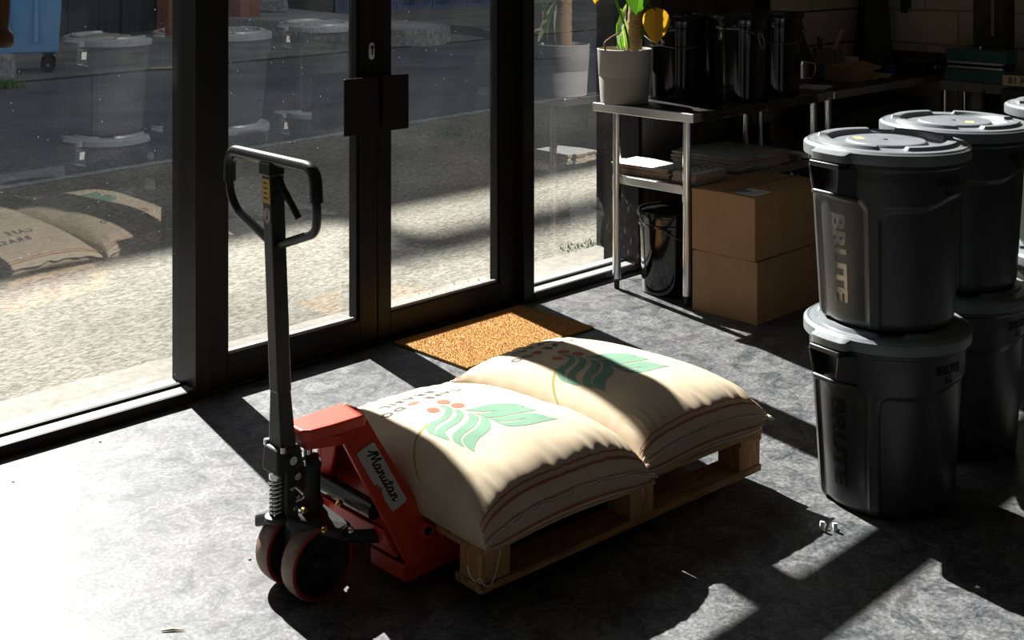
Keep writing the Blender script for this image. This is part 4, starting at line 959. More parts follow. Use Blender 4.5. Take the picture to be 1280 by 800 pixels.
def handle_mesh():
    m = MB(); zt = BH - 0.030
    for s in (-1, 1):
        m.hexa([(0.215, s * 0.080, zt), (0.280, s * 0.060, zt), (0.276, s * 0.046, zt - 0.082), (0.215, s * 0.072, zt - 0.108)],
               [(0.215, s * 0.070, zt), (0.278, s * 0.051, zt), (0.272, s * 0.037, zt - 0.077), (0.215, s * 0.061, zt - 0.103)])
    m.tube(rounded([(0.216, -0.072, zt - 0.096), (0.276, -0.047, zt - 0.079), (0.276, 0.047, zt - 0.079), (0.216, 0.072, zt - 0.096)], 0.02, 5), 0.008, 10)
    m.box(0.225, 0.279, -0.058, 0.058, zt - 0.004, zt + 0.012)
    return m.mesh('carry_handle', 'bin_grey', 40)
handle_me = handle_mesh()
RL = 0.250
def lid_h(r, th):
    dn = min(adist(th, 0), adist(th, 180))
    h = 0.026
    h -= 0.010 * sstep(0.222, 0.232, r) * sstep(0.238, 0.235, r) * 0.3
    # raised outer arcs with gaps, dished middle, raised ring
    dd = (th - 45 + 360) % 90
    arc = sstep(10, 13, dd) * sstep(80, 77, dd)
    h += 0.011 * sstep(0.172, 0.180, r) * sstep(0.214, 0.206, r) * arc
    h -= 0.006 * sstep(0.172, 0.166, r) * sstep(0.118, 0.124, r)
    h += 0.003 * sstep(0.124, 0.116, r)
    h -= 0.006 * sstep(0.012, 0.008, r)
    h -= 0.008 * sstep(0.236, RL, r) ** 1.5
    return h
def lid_mesh():
    N = 180; rs = [0.0005, 0.008, 0.0115, 0.02, 0.06, 0.112, 0.116, 0.120, 0.124, 0.13, 0.15, 0.164, 0.168, 0.172, 0.175, 0.178, 0.182, 0.19, 0.204, 0.207, 0.210, 0.213, 0.217, 0.224, 0.23, 0.236, 0.24, 0.244, 0.247, RL]
    m = MB()
    for r in rs:
        for k in range(N):
            a = 2 * PI * k / N; m.v.append(Vector((r * math.cos(a), r * math.sin(a), lid_h(r, 360 * k / N))))
    for r, z in ((RL + 0.001, 0.010), (RL + 0.0005, -0.012), (RL - 0.004, -0.014), (RL - 0.006, 0.004), (0.236, 0.006), (0.05, 0.006)):
        for k in range(N):
            th = 360 * k / N; a = R(th); rr = r
            if r > 0.243: rr += 0.024 * sstep(16, 13, min(adist(th, 0), adist(th, 180)))
            m.v.append(Vector((rr * math.cos(a), rr * math.sin(a), z)))
    n = len(rs) + 6
    m.f = [(i * N + k, (i + 1) * N + k, (i + 1) * N + (k + 1) % N, i * N + (k + 1) % N) for i in range(n - 1) for k in range(N)]
    m.f = [tuple(reversed(f)) for f in m.f]
    m.f.append(tuple((n - 1) * N + k for k in range(N))); m.f.append(tuple(range(N)))
    return m.mesh('lid', 'lid_grey', 38)
lid_me = lid_mesh()
sticker_me = MB().add([(-0.024, -0.014, 0), (0.024, -0.014, 0), (0.024, 0.014, 0), (-0.024, 0.014, 0)], [(0, 1, 2, 3)]).mesh('lid_sticker', 'sticker_pale')
zt_ = BH - 0.030
tag_me = MB().add([(0.230, -0.0785, zt_ - 0.012), (0.256, -0.0705, zt_ - 0.012), (0.254, -0.0640, zt_ - 0.055), (0.230, -0.0740, zt_ - 0.055)], [(0, 1, 2, 3)]).mesh('paper_tag', 'paper_white')
STEP = 0.5535
def make_bin(label, cx, cy, z, rz, gloss=False, sticker=None):
    t = thing('storage_bin', label, 'bin', (cx, cy, z), R(rz), 'grey lidded bins stacked in pairs')
    b = put('bin_body', body_me, t)
    for a in (90, 270): put('moulded_lettering', collar_text[a], b); put('moulded_emblem', logo_me[a], b)
    for a in (0, 180): put('panel_lettering', (side_gloss if gloss else side_plain)[a], b)
    for a in (0, 180):
        h = put('carry_handle', handle_me, t, bev=0.003, rot=(0, 0, R(a)))
        if a == 0: put('paper_tag', tag_me, h)
    l = put('lid', lid_me, t, loc=(0, 0, BH - 0.002))
    if sticker: put('lid_sticker', sticker_me, l, loc=(sticker[0], sticker[1], lid_h(math.hypot(*sticker[:2]), 0) + 0.001), rot=(0, 0, R(sticker[2])))
    return t
b1 = pz(1108, 616); b1 = Vector((b1.x, b1.y, 0)); b2 = Vector((4.085, 1.925, 0)); b3 = Vector((4.83, 1.80, 0))
HA = 168
make_bin('grey lidded bin on the floor nearest the pallet, under the bin with shiny side letters', b1.x, b1.y, 0, HA)
make_bin('upper grey bin with shiny vertical side letters, beside the cardboard boxes', b1.x, b1.y, STEP, HA, True, (0.055, -0.062, 60))
make_bin('lower grey bin of the middle stack, between two other stacks', b2.x, b2.y, 0, HA + 6)
make_bin('upper grey bin of the middle stack with a yellow sticker near its lid centre', b2.x, b2.y, STEP, HA + 6, False, (0.01, 0.062, 35))
make_bin('lower grey bin of the stack furthest from the pallet', b3.x, b3.y, 0, HA + 20)
make_bin('upper grey bin of the stack furthest from the pallet, only its lid edge showing', b3.x, b3.y, STEP, HA + 20)

# ================================================================== DOOR MAT
dm = thing('door_mat', 'orange-brown bristly coir door mat inside the glass doors', 'mat', (3.738, 3.838, 0), R(-0.5))
MB().box(-0.383, 0.383, -0.232, 0.232, 0.0, 0.004).build('mat_backing', 'rubber_black', dm)
m = MB(); random.seed(3)
m.box(-0.38, 0.38, -0.229, 0.229, 0.004, 0.012)
for i in range(22000):
    x, y = random.uniform(-0.381, 0.381), random.uniform(-0.230, 0.230); a = random.uniform(0, 2 * PI); h = random.uniform(0.003, 0.007); d = random.uniform(0.001, 0.005)
    ex, ey = 0.0014 * math.cos(a), 0.0014 * math.sin(a)
    m.add([(x - ex, y - ey, 0.011), (x + ex, y + ey, 0.011), (x - d * math.sin(a), y + d * math.cos(a), 0.011 + h)], [(0, 1, 2)])
o = m.build('coir_pile', 'coir', dm); o['kind'] = 'stuff'

# ================================================================== STEEL WORK TABLES
ZT = 0.915
def make_table(label, x0, x1, y0, y1, top_mat, shelf=0.56):
    t = thing('work_table', label, 'table', (x0, y0, 0), 0, 'steel work tables along the front wall')
    L_, D_ = x1 - x0, y1 - y0
    tp = MB().box(0, L_, 0, D_, ZT - 0.042, ZT).build('table_top', 'steel', t, bev=0.004)
    MB().box(0.02, L_ - 0.001, 0.006, D_ - 0.006, ZT, ZT + 0.0012).build('dark_mat', top_mat, tp)
    MB().box(0.05, L_ - 0.05, 0.07, D_ - 0.12, shelf - 0.040, shelf).build('undershelf', 'steel', t, bev=0.004)
    for lx in (0.045, L_ - 0.045):
        for ly in (0.068, D_ - 0.12):
            lg = MB().cyl((lx, ly, 0.05), (lx, ly, ZT - 0.04), 0.0205, 24).build('leg', 'steel_tube', t, smooth=40)
            MB().cyl((lx, ly, shelf - 0.065), (lx, ly, shelf - 0.002), 0.0235, 24).build('shelf_collar', 'steel_tube', lg, smooth=40)
            MB().lathe([(0.012, 0.0), (0.014, 0.006), (0.014, 0.04), (0.019, 0.045), (0.019, 0.055)], 20, c=(lx, ly, 0)).build('foot', 'hub_black', lg, smooth=40)
    return t
make_table('steel work table by the glass, with the potted plant standing on its corner', 4.645, 5.845, 3.455, 4.075, 'dark_top')
make_table('steel work table against the painted block wall, with a paper cup on it', 5.905, 7.375, 3.455, 4.075, 'dark_top')
# torn dark film hanging over the table edge
m = MB()
def film(u, v):
    x = 4.72 + 1.0 * u; n_ = noise.noise((u * 14, v * 3, 1)); k = noise.noise((u * 30, v * 6, 5))
    return Vector((x, 3.455 - 0.006 - 0.012 * v - 0.010 * n_ * v, ZT + 0.004 - (0.030 + 0.022 * noise.noise((u * 9, 0, 3)) + 0.012 * k) * v * 1.3))
m.grid(film, 90, 6); m.grid(lambda u, v: Vector((4.72 + 1.0 * u, 3.449 + 0.03 * v, ZT + 0.004 + 0.002 * noise.noise((u * 20, v * 5, 0)))), 60, 4)
tag(m.build('plastic_sheet', 'bucket_lid', smooth=70), 'crumpled black plastic sheet hanging over the steel table edge under the buckets', 'plastic sheet')

# ================================================================== CARDBOARD BOXES
def carton(label, x0, x1, y0, y1, z0, z1, lab, rz=0.0):
    t = thing('cardboard_box', label, 'box', ((x0 + x1) / 2, (y0 + y1) / 2, z0), R(rz), 'brown cardboard boxes beside the table leg')
    a, b, h = (x1 - x0) / 2, (y1 - y0) / 2, z1 - z0
    N = 14
    m = MB()
    def face(fn): m.grid(fn, N, N)
    bl = lambda u, v, s: 0.006 * s * math.sin(PI * u) * math.sin(PI * v)
    face(lambda u, v: Vector((-a - bl(u, v, 1), b - 2 * b * u, h * v)))
    face(lambda u, v: Vector((a + bl(u, v, 1), -b + 2 * b * u, h * v)))
    face(lambda u, v: Vector((-a + 2 * a * u, -b - bl(u, v, 1), h * v)))
    face(lambda u, v: Vector((a - 2 * a * u, b + bl(u, v, 1), h * v)))
    m.build('carton_body', 'cardboard', t, smooth=30)
    MB().box(-a + 0.001, a - 0.001, -b + 0.001, b - 0.001, 0, 0.006).build('carton_base', 'cardboard', t)
    for s in (-1, 1):
        MB().hexa([(-a, s * b, h - 0.004), (a, s * b, h - 0.004), (a, s * 0.001, h + 0.001), (-a, s * 0.001, h + 0.001)], [(-a, s * b, h), (a, s * b, h), (a, s * 0.001, h + 0.005), (-a, s * 0.001, h + 0.005)]).build('top_flap', 'cardboard', t, bev=0.001)
    tp = MB().box(-a - 0.0005, a + 0.0005, -0.024, 0.024, h + 0.003, h + 0.0056).build('packing_tape', 'tape', t)
    MB().ball((-a + 0.06, b - 0.10, h + 0.001), 0.010, 8, (1, 1.2, 0.3)).build('scuff', 'hub_black', t) if lab else None
    if lab:
        q = MB().box(-a + 0.045, -a + 0.17, -b + 0.03, -b + 0.155, h + 0.0015, h + 0.0042).build('address_label', 'paper_white', t)
        m = MB()
        for i in range(5): m.box(-a + 0.055 + 0.022 * i, -a + 0.064 + 0.022 * i, -b + 0.04, -b + 0.08 + 0.012 * (i % 3), h + 0.0042, h + 0.0046)
        m.box(-a + 0.06, -a + 0.13, -b + 0.10, -b + 0.145, h + 0.0042, h + 0.0046)
        m.build('label_print', 'ink_grey', q)
    return t
carton('lower brown cardboard box standing on the floor by the table leg', 4.672, 5.272, 3.122, 3.478, 0, 0.280, False)
carton('upper brown cardboard box with a white address label on its top', 4.664, 5.264, 3.122, 3.472, 0.2858, 0.567, True, -0.8)

# ================================================================== BLACK BUCKETS
def make_bucket(label, cx, cy, z, rz, h=0.425, rt=0.152, rb=0.136, blue=False, hang=0.35):
    t = thing('lidded_bucket', label, 'bucket', (cx, cy, z), R(rz), 'black lidded buckets at the tables')
    MB().lathe([(rb - 0.006, 0), (rb, 0.006), (rt - 0.004, h - 0.075), (rt + 0.004, h - 0.072), (rt + 0.005, h - 0.062), (rt - 0.002, h - 0.058), (rt, h - 0.03), (rt, h - 0.012)], 64).build('bucket_body', 'bucket_black', t, smooth=40)
    l = MB().lathe([(rt + 0.002, h - 0.028), (rt + 0.008, h - 0.026), (rt + 0.009, h - 0.006), (rt + 0.006, h), (rt - 0.004, h), (rt - 0.010, h - 0.010), (rt - 0.05, h - 0.010), (0.001, h - 0.008)], 64, capb=False, capt=False).build('bucket_lid', 'bucket_lid', t, smooth=40)
    for s in (-1, 1): MB().lathe([(0.012, -0.006), (0.014, 0.0), (0.010, 0.008)], 14).build('handle_ear', 'bucket_lid', t, smooth=40, loc=(s * (rt + 0.002), 0, h - 0.085), rot=(0, R(90 * s), 0))
    w = []
    for i in range(25):
        a = PI * i / 24; R0 = rt + 0.012
        x = R0 * math.cos(a); dip = math.sin(a)
        yy = -R0 * math.sin(a) * 1.0
        w.append((x, yy * 1.02, h - 0.085 - hang * rt * dip * 1.6))
    MB().tube(w, 0.0024, 8).build('wire_handle', 'wire', t, smooth=50)
    if blue: MB().box(-0.030, 0.012, -rt + 0.014, -rt + 0.05, h - 0.0095, h + 0.002).build('lid_label', 'label_blue', t)
    return t
make_bucket('black glossy bucket on the table behind the potted plant', 5.075, 3.905, ZT + 0.001, -35, blue=True, hang=0.3)
make_bucket('black glossy bucket at the table edge with a hooked wire handle', 5.268, 3.640, ZT + 0.001, 60, h=0.435, hang=0.3)
make_bucket('black glossy bucket on the table nearest the steel jug', 5.625, 3.655, ZT + 0.001, -40, h=0.43, blue=True, hang=0.3)
make_bucket('black glossy bucket at the back of the table, mostly hidden by three others', 5.43, 3.932, ZT + 0.001, 10, h=0.43)
make_bucket('black glossy bucket on the floor under the steel table', 4.845, 3.745, 0, 30, h=0.405, hang=0.35)
make_bucket('black glossy bucket on the floor behind the cardboard boxes', 6.08, 3.74, 0, 70, h=0.47, rt=0.18, rb=0.16)
# clip on the wire of the edge bucket
tag(MB().tube(catmull([(5.205, 3.468, 1.262), (5.195, 3.460, 1.235), (5.203, 3.455, 1.205), (5.22, 3.452, 1.185), (5.235, 3.455, 1.21), (5.232, 3.462, 1.245), (5.215, 3.472, 1.268)], 6), 0.0035, 8).build('wire_clip', 'wire', smooth=50), 'loop of grey wire hooked on the bucket rim at the table edge', 'wire clip')

# ================================================================== FLAT WHITE CARTONS
def flat_carton(label, group, cx, cy, z, sx, sy, rz, holes=False, notch=0.0):
    t = thing('flat_carton', label, 'flattened box', (cx, cy, z), R(rz), group)
    pts = [(-sx, -sy), (-sx * 0.3, -sy), (-sx * 0.25, -sy - notch), (sx * 0.5, -sy - notch), (sx * 0.55, -sy), (sx, -sy), (sx, sy), (sx * 0.2, sy), (sx * 0.15, sy + notch), (-sx * 0.6, sy + notch), (-sx * 0.65, sy), (-sx, sy)]
    c = MB().prism([(x, y, 0) for x, y in pts], (0, 0, 0.0072)).build('board_core', 'carton_edge', t)
    MB().prism([(x * 0.998, y * 0.998, 0.0073) for x, y in pts], (0, 0, 0.0014)).build('white_face', 'carton_white', t)
    if holes:
        for i in range(5):
            for j in range(2):
                MB().lathe([(0.011, 0.0088), (0.011, 0.0092)], 16, c=(-sx * 0.75 + i * sx * 0.37, -sy * 0.1 + j * sy * 0.6, 0)).build('punched_hole', 'ink', t)
    return t
random.seed(11)
NTH = ['lowest', 'second from the bottom', 'third from the bottom', 'fourth from the bottom', 'fifth from the bottom', 'sixth from the bottom', 'seventh from the bottom', 'topmost']
def nth(k, n): return NTH[-1] if k == n - 1 else NTH[k]
for k in range(6):
    flat_carton(f'white flattened carton, {nth(k, 6)} in the sunlit pile on the undershelf', 'sunlit pile of flattened cartons', 4.852 + random.uniform(-0.008, 0.008), 3.845 + random.uniform(-0.015, 0.015), 0.561 + k * 0.0088, 0.108, 0.17, random.uniform(-4, 4), notch=0.02)
for k in range(6):
    flat_carton('topmost flattened carton of the low pile, its face punched with holes' if k == 5 else f'flattened carton, {nth(k, 6)} in the low pile with punched holes on top', 'low pile of flattened cartons', 4.865 + random.uniform(-0.008, 0.008), 3.578 + random.uniform(-0.006, 0.006), 0.561 + k * 0.0088, 0.125, 0.068, random.uniform(-2, 2), holes=(k == 5))
for k in range(8):
    flat_carton(f'large flattened white carton, {nth(k, 8)} in the wide pile on the undershelf', 'wide pile of large flattened cartons', 5.36 + random.uniform(-0.012, 0.012), 3.745 + random.uniform(-0.008, 0.008), 0.561 + k * 0.0088, 0.235, 0.20, random.uniform(-2.5, 2.5), notch=0.025)
lt = tag(MB().box(-0.02, 0.02, -0.22, 0.22, 0, 0.03).build('wooden_lath', 'wood_lath', bev=0.002, loc=(5.665, 3.75, 0.561), rot=(0, 0, R(4))), 'orange-brown wooden lath at the end of the wide carton pile', 'lath')

# ================================================================== POTTED PLANT
pp_ = py(778, 127, 3.965)
pl = thing('potted_plant', 'potted plant with thick ringed stem and one yellow leaf, on the table corner', 'plant', (pp_.x + 0.015, 3.965, ZT + 0.001))
MB().lathe([(0.115, 0), (0.119, 0.003), (0.127, 0.13), (0.1265, 0.133), (0.1295, 0.137), (0.135, 0.262), (0.136, 0.268), (0.131, 0.270), (0.127, 0.262), (0.124, 0.225)], 72, capt=False).build('pot', 'pot_grey', pl, smooth=40)
MB().lathe([(0.124, 0.228), (0.09, 0.236), (0.03, 0.240), (0.001, 0.241)], 40, capb=False, capt=False).build('soil', 'soil', pl, smooth=60)
tr_ = []; rs = []
for i in range(60):
    z = 0.235 + 0.60 * i / 59; tr_.append((0.035 + 0.05 * (i / 59) ** 1.5, -0.03 - 0.02 * i / 59, z)); rs.append((0.041 - 0.008 * i / 59) * (1 + 0.06 * (1 if i % 4 == 0 else 0)))
MB().tube(tr_, rs, 18).build('trunk', 'trunk', pl, smooth=50)
def leaf_obj(base, tip, up, w, m, name='leaf', fold=0.25, heart=True, curl=0.0):
    base, tip, up = Vector(base), Vector(tip), Vector(up); ax = tip - base; L_ = ax.length; ax.normalize(); sd_ = ax.cross(up).normalized(); up = sd_.cross(ax)
    mb = MB(); NU, NV = 18, 8
    def fn(u, v):
        s = 2 * v - 1
        prof = (math.sin(PI * min(1, u ** 0.62)) ** 0.8) if heart else math.sin(PI * u) ** 0.8
        back = -0.10 * L_ * (abs(s) ** 1.5) * (1 - u) ** 3 if heart else 0
        return base + ax * (L_ * u + back) + sd_ * (s * w * prof) + up * (fold * w * abs(s) * prof - curl * L_ * u * u + 0.02 * L_ * math.sin(5 * u + 2 * s))
    mb.grid(fn, NU, NV)
    lf = mb.build(name, m, pl, smooth=80)
    MB().tube([base + ax * L_ * 0.02 * i - up * (curl * L_ * (0.02 * i) ** 2) + up * (0.02 * L_ * math.sin(5 * 0.02 * i) + 0.001) for i in range(0, 49)], [0.0022 - 0.00003 * i for i in range(49)], 6).build('midrib', m, lf, smooth=60)
    return lf
inv = Matrix.Translation(-Vector(pl.location))
W_ = lambda x, y, Y: inv @ py(x, y, Y)
camd = Vector((-0.70, -0.62, 0.35))
leaf_obj(W_(820, 13, 3.80), W_(819.5, 55, 3.80), camd, 0.066, 'leaf_yellow', fold=0.35, curl=-0.05)
leaf_obj(W_(800, -35, 3.88), W_(795, 19, 3.86), camd + Vector((0, 0, 0.5)), 0.082, 'leaf_green', fold=-0.25)
leaf_obj(W_(772, 60, 3.90), W_(783, 5, 3.93), Vector((-0.9, 0.2, 0.3)), 0.024, 'leaf_pale', heart=False, fold=0.4)
leaf_obj(W_(778, 64, 3.92), W_(771, 28, 3.94), Vector((-0.5, -0.6, 0.3)), 0.018, 'leaf_green', heart=False, fold=0.5)
leaf_obj(W_(783, 62, 3.93), W_(776, 10, 3.95), camd, 0.020, 'leaf_pale', heart=False, fold=0.5)
leaf_obj(W_(800, 52, 3.90), W_(806, 20, 3.88), camd, 0.020, 'leaf_green', heart=False, fold=0.5)
leaf_obj(W_(748, -40, 3.95), W_(744, 5, 3.95), Vector((-0.6, -0.7, 0.2)), 0.05, 'leaf_yellow', fold=0.3)
leaf_obj(W_(845, -50, 3.86), W_(878, 4, 3.85), Vector((-0.5, -0.6, 0.6)), 0.045, 'leaf_green', fold=0.3)
for pts, r_ in (([(768, -60), (768, -10), (775, 15), (783, 40), (786, 60)], 0.006), ([(806, -40), (808, -10), (812, 5), (820, 13)], 0.004), ([(812, -45), (806, 0), (797, 15), (795, 30)], 0.005)):
    MB().tube(catmull([W_(x, y, 3.80 if pts[-1] == (820, 13) else 3.91) for x, y in pts], 6), r_, 8).build('leaf_stalk', 'leaf_green', pl, smooth=60)
MB().tube(catmull([W_(757, 64, 3.90), W_(756, 54, 3.90), W_(764, 47, 3.90), W_(773, 42, 3.91)], 6), 0.0045, 8).build('dry_root', 'trunk', pl, smooth=60)
# ================================================================== COUNTER CLUTTER
p0 = pz(1001, 103, ZT)
jg = thing('steel_jug', 'small polished steel milk jug on the table beside the buckets', 'jug', (p0.x, p0.y, ZT + 0.001), R(-60))
MB().lathe([(0.044, 0), (0.047, 0.004), (0.047, 0.03), (0.042, 0.09), (0.045, 0.125), (0.043, 0.125), (0.040, 0.09)], 40, capt=False).build('jug_body', 'chrome', jg, smooth=40)
MB().tube(catmull([(0.044, 0, 0.112), (0.075, 0, 0.108), (0.08, 0, 0.07), (0.066, 0, 0.03), (0.047, 0, 0.024)], 6), 0.004, 8).build('jug_handle', 'chrome', jg, smooth=50)
p0 = pz(1065, 96, ZT)
cu_ = thing('paper_cup', 'white paper cup standing on the dark worktop', 'cup', (p0.x, p0.y, ZT + 0.001))
MB().lathe([(0.028, 0), (0.030, 0.002), (0.040, 0.115), (0.038, 0.115), (0.029, 0.006)], 36, capt=False).build('cup_wall', 'cup_paper', cu_, smooth=40)
MB().lathe([(0.0395, 0.112), (0.0418, 0.114), (0.0418, 0.119), (0.0385, 0.119)], 36, capb=False, capt=False).build('rolled_rim', 'cup_paper', cu_, smooth=50)
# brown carton on the counter behind the jug
bx = thing('small_carton', 'small brown open carton on the worktop beside the paper cup', 'box', (6.49, 3.70, ZT + 0.001), R(0))
MB().box(-0.13, 0.13, -0.09, 0.09, 0, 0.085).build('carton_body', 'cardboard', bx, bev=0.003)
MB().hexa([(-0.13, -0.09, 0.085), (0.13, -0.09, 0.085), (0.13, -0.01, 0.10), (-0.13, -0.01, 0.10)], [(-0.13, -0.09, 0.088), (0.13, -0.09, 0.088), (0.13, -0.01, 0.103), (-0.13, -0.01, 0.103)]).build('carton_flap', 'cardboard', bx)
# pot of tools
tpot = thing('tool_pot', 'pale pot holding a brush and markers at the back of the worktop', 'pot', (6.72, 4.00, ZT + 0.001))
MB().lathe([(0.060, 0), (0.064, 0.004), (0.068, 0.15), (0.064, 0.15), (0.060, 0.01)], 36, capt=False).build('pot_wall', 'plaster', tpot, smooth=40)
for x, y, dx, dy, l_, r_, mt in ((0.01, 0.0, 0.10, -0.06, 0.26, 0.013, 'kraft'), (0.02, 0.01, 0.11, -0.05, 0.24, 0.012, 'dark_plastic'), (-0.02, 0.02, -0.02, 0.0, 0.22, 0.006, 'dark_plastic'), (-0.03, -0.01, -0.03, 0.0, 0.21, 0.005, 'dark_plastic')):
    tag(MB().tube([(x, y, 0.02), (x + dx * 0.7, y + dy * 0.7, l_ * 0.7), (x + dx, y + dy, l_)], [r_ * 0.7, r_ * 0.9, r_], 12).build({0.013: 'paint_brush', 0.012: 'spatula'}.get(r_, 'marker_pen'), mt, smooth=50, loc=(6.72, 4.00, ZT + 0.004)), {'kraft': 'pale brush handle leaning in the tool pot', 'dark_plastic': 'dark thick spatula leaning in the tool pot' if r_ > 0.008 else ('thin dark pen in the tool pot, the longer of two' if r_ == 0.006 else 'thin dark pen in the tool pot, the shorter of two')}[mt], 'tool')
tag(MB().box(-0.03, 0.03, -0.02, 0.02, 0, 0.15).build('notepad', 'kraft', loc=(6.93, 3.98, ZT + 0.001), rot=(0, 0, R(20)), bev=0.002), 'small pale upright pad behind the paper cup', 'pad')
# kraft paper bag roll, papers, blue tape
def kb(u, v):
    return Vector((-0.05 + 0.27 * u, -0.07 + 0.14 * v, 0.012 + 0.055 * math.sin(PI * v) * (1 - 0.75 * u)))
tag(MB().grid(kb, 16, 12).build('kraft_bag', 'kraft', smooth=60, solid=0.003, loc=(6.80, 3.83, ZT + 0.016), rot=(0, 0, R(-4))), 'long tan kraft paper bag lying on the worktop behind the cup', 'paper bag')
for k, (x, y, rz) in enumerate(((6.72, 3.70, 10), (6.78, 3.68, 25), (6.75, 3.72, -5))):
    tag(MB().box(-0.12, 0.12, -0.08, 0.08, 0, 0.004).build('paper_sheet', 'kraft', loc=(x, y, ZT + 0.001 + k * 0.0045), rot=(0, 0, R(rz))), f'tan paper sheet, {nth(k, 3)} of the heap under the kraft bag', 'paper', 'papers under the kraft bag')
p0 = pz(1012, 109, ZT)
for k in range(2): tag(MB().box(-0.10, 0.10, -0.075, 0.075, 0, 0.002).build('white_sheet', 'paper_white', loc=(p0.x, p0.y - 0.03, ZT + 0.0016 + 0.0025 * k), rot=(0, 0, R(12 + 9 * k))), ('lower' if k == 0 else 'upper') + ' white paper sheet lying in front of the steel jug', 'paper', 'papers in front of the jug')
p0 = pz(1112, 92, ZT)
tp_ = thing('tape_roll', 'dark blue roll of tape near the end of the kraft bag', 'tape', (p0.x, p0.y, ZT + 0.001))
MB().lathe([(0.03, 0), (0.048, 0), (0.048, 0.05), (0.03, 0.05), (0.03, 0.001)], 36, capb=False, capt=False).build('tape_body', 'blue_tape', tp_, smooth=40)
MB().lathe([(0.027, 0.002), (0.03, 0.002), (0.03, 0.048), (0.027, 0.048), (0.027, 0.003)], 36, capb=False, capt=False).build('tape_core', 'kraft', tp_, smooth=40)
# dark equipment in the corner
gr = thing('tapered_hopper', 'tall black tapered hopper standing in the corner of the worktop', 'hopper', (7.19, 3.93, ZT + 0.001), R(45))
MB().hexa([(-0.12, -0.10, 0), (0.12, -0.10, 0), (0.12, 0.10, 0), (-0.12, 0.10, 0)], [(-0.07, -0.06, 0.62), (0.07, -0.06, 0.62), (0.07, 0.06, 0.62), (-0.07, 0.06, 0.62)]).build('hopper_body', 'dark_plastic', gr, bev=0.008)
MB().box(-0.09, 0.09, -0.08, 0.08, 0.62, 0.72).build('hopper_head', 'dark_plastic', gr, bev=0.008)
MB().box(-0.03, 0.03, -0.103, -0.094, 0.11, 0.17).build('switch_plate', 'plaster', gr)
wd = thing('wedge_stand', 'black wedge-shaped stand behind the steel jug', 'stand', (6.31, 3.95, ZT + 0.001), R(-45))
MB().prism([(-0.16, -0.03, 0), (0.14, -0.03, 0), (0.03, -0.03, 0.30), (-0.16, -0.03, 0.30)], (0, 0.06, 0)).build('stand_plate', 'dark_plastic', wd, bev=0.003)
MB().box(-0.18, 0.16, -0.06, 0.07, 0, 0.012).build('stand_base', 'dark_plastic', wd, bev=0.003)
cr = thing('tool_case', 'low black tool case lying at the wall end of the worktop', 'case', (7.22, 3.62, ZT + 0.001), R(-8))
MB().box(-0.13, 0.13, -0.11, 0.11, 0, 0.075).build('case_body', 'dark_plastic', cr, bev=0.012)
MB().box(-0.03, 0.03, -0.122, -0.11, 0.03, 0.05).build('case_latch', 'sticker_pink', cr)
tag(MB().box(-0.01, 0.01, -0.30, 0.30, 0, 0.11).build('splash_board', 'dark_red', loc=(7.378, 3.60, ZT + 0.001)), 'dark red-brown upstand board along the block wall', 'board')
wh = thing('wall_bracket', 'black metal bracket fixed high on the painted block wall', 'bracket', (7.385, 3.80, 1.30))
MB().box(-0.02, 0.0, -0.07, 0.07, 0.06, 0.14).build('bracket_plate', 'dark_plastic', wh)
MB().box(-0.05, -0.01, -0.035, 0.02, 0.0, 0.10).box(-0.06, -0.02, -0.015, 0.012, -0.03, 0.02).build('bracket_hook', 'dark_plastic', wh, bev=0.004)
# heat sealer on its stand
ss = thing('sealer_stand', 'small grey steel stand by the block wall under the green sealer', 'stand', (6.98, 2.98, 0))
MB().box(0, 0.30, 0, 0.40, 0.86, 0.90).build('stand_top', 'plaster', ss, bev=0.004)
for k, y in enumerate((0.0, 0.137, 0.274)): MB().box(-0.008, 0.0, y + 0.004, y + 0.122, 0.845, 0.90).build('front_panel', 'plaster', ss, bev=0.002)
for x, y in ((0.02, 0.02), (0.28, 0.02), (0.02, 0.38), (0.28, 0.38)): MB().cyl((x, y, 0), (x, y, 0.86), 0.014).build('leg', 'steel_tube', ss, smooth=40)
MB().box(0.02, 0.06, 0.16, 0.22, 0.0, 0.86).build('leg', 'plaster', ss)
se = thing('heat_sealer', 'green heat sealer with two bright metal jaws', 'sealer', (7.0, 2.995, 0.901))
MB().box(0.0, 0.16, 0.0, 0.37, 0.0, 0.075).build('sealer_base', 'sealer_green', se, bev=0.004)
MB().box(0.02, 0.16, 0.0, 0.37, 0.115, 0.185).build('sealer_head', 'sealer_green', se, bev=0.004)
MB().box(0.05, 0.16, 0.01, 0.36, 0.06, 0.13).build('sealer_body', 'dark_plastic', se)
for z in (0.078, 0.105): MB().box(-0.004, 0.03, 0.018, 0.352, z, z + 0.012).build('sealing_jaw', 'steel', se, bev=0.002)
MB().cyl((0.08, 0.185, 0.185), (0.08, 0.185, 0.205), 0.012).build('knob', 'bolt_zinc', se, smooth=40)
sg = thing('shelf_label', 'pale strip label with dark lettering at the edge of the black rack', 'label', (6.60, 2.74, 0.945), R(-90))
MB().box(-0.10, 0.12, -0.003, 0.0, 0, 0.055).build('label_card', 'kraft', sg)
v, f = text_tris('81 Row', 0.05, 0.001, 0)
m = MB(); m.v = [Vector((p.x + 0.01, -0.0042, p.y + 0.012)) for p in v]; m.f = f; m.build('label_lettering', 'ink', sg)
rk = thing('equipment_rack', 'low black rack behind the bins by the block wall', 'rack', (6.62, 2.42, 0))
MB().box(0.0, 0.5, 0.0, 0.44, 0.86, 0.92).build('rack_top', 'dark_plastic', rk, bev=0.004)
for x, y in ((0.02, 0.02), (0.48, 0.02), (0.02, 0.42), (0.48, 0.42)): MB().box(x - 0.015, x + 0.015, y - 0.015, y + 0.015, 0, 0.86).build('leg', 'dark_plastic', rk)
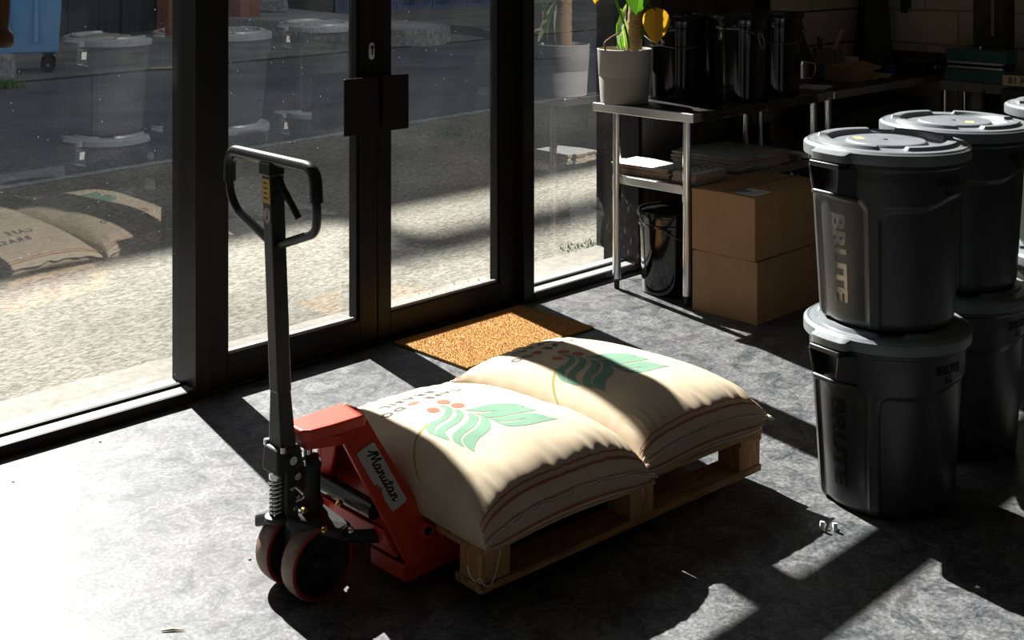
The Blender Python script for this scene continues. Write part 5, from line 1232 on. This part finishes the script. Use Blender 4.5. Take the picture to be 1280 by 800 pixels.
# dark crates on the second undershelf
for k, (x, l_) in enumerate(((6.45, 'dark crate on the undershelf below the paper cup'), (6.95, 'dark crate on the undershelf in the wall corner'))):
    t = thing('storage_crate', l_, 'crate', (x, 3.74, 0.561)); MB().box(-0.2, 0.2, -0.18, 0.18, 0, 0.2).build('crate_body', 'far_dark', t, bev=0.006); MB().box(-0.21, 0.21, -0.19, 0.19, 0.18, 0.205).build('crate_rim', 'far_dark', t, bev=0.004)

# ================================================================== SMALL THINGS
# wooden pendant close to the glass
wp = py(-6, 30, 2.45); wp = Vector((wp.x, wp.y, wp.z))
pd = thing('wooden_pendant_lamp', 'dark brown turned wooden pendant hanging on a cord', 'lamp', (wp.x, wp.y, wp.z - 0.05))
MB().lathe([(0.002, 0.0), (0.030, 0.004), (0.034, 0.010), (0.034, 0.026), (0.030, 0.034), (0.024, 0.040), (0.026, 0.052), (0.028, 0.09), (0.026, 0.14), (0.012, 0.16)], 36, capb=False).build('turned_body', 'dark_wood', pd, smooth=40)
MB().cyl((0, 0, 0.15), (0, 0, 3.9 - (wp.z - 0.05)), 0.004, 8).build('cord', 'dark_plastic', pd)
p0 = pz(1034, 664)
for k, (dx, dy, h, r_) in enumerate(((0.0, 0.012, 0.026, 0.010), (0.024, -0.012, 0.022, 0.009))):
    t = thing('foam_chip', ('taller' if k == 0 else 'shorter') + ' white foam chip standing on the floor by the front bin', 'foam chip', (p0.x + dx, p0.y + dy, 0), R(30 * k))
    MB().tube(catmull([(-0.006, 0, 0), (-0.008, 0, h * 0.5), (-0.006, 0, h)], 4), r_ * 0.7, 10).build('chip_arm', 'paper_white', t, smooth=50); MB().tube(catmull([(-0.006, 0, 0.006), (0.006, 0.003, 0.008), (0.012, 0.003, h * 0.6)], 4), r_ * 0.6, 10).build('chip_bend', 'paper_white', t, smooth=50)
a, b = pz(202, 790), pz(231, 789)
tag(MB().tube([a + Vector((0, 0, 0.003)), (a + b) / 2 + Vector((0, 0.004, 0.004)), b + Vector((0, 0, 0.003))], [0.0015, 0.003, 0.001], 6).build('thin_twig', 'plank', smooth=50), 'thin straw-coloured twig on the sunlit floor', 'twig')
random.seed(5)
for x, y in ((125, 552), (252, 517), (312, 699), (16, 602), (327, 652), (340, 652), (849, 470), (1012, 400), (870, 520)):
    p = pz(x, y); s_ = random.uniform(0.006, 0.011); pts = [(s_ * random.uniform(0.6, 1.2) * math.cos(k * PI / 3), 0.6 * s_ * random.uniform(0.5, 1.2) * math.sin(k * PI / 3), 0.0) for k in range(6)]
    tag(MB().prism(pts, (0, 0, 0.003)).build('leaf_crumb', 'dark_wood', loc=p, rot=(0, 0, random.uniform(0, 3))), 'tiny dry leaf crumb on the floor', 'crumb', 'dry crumbs on the floor')
# clear film crumpled against the glass behind the table leg
def fl(u, v):
    return Vector((4.72 + 0.28 * u, 4.045 + 0.018 * noise.noise((u * 6, v * 5, 0)) + 0.012 * noise.noise((u * 15, v * 13, 3)), 0.03 + 0.42 * v * (1 - 0.35 * u * u) + 0.02 * noise.noise((u * 4, v * 4, 8))))
tag(MB().grid(fl, 40, 40).build('plastic_film', 'film', smooth=80), 'crumpled clear plastic film propped against the glass behind the table leg', 'plastic film')
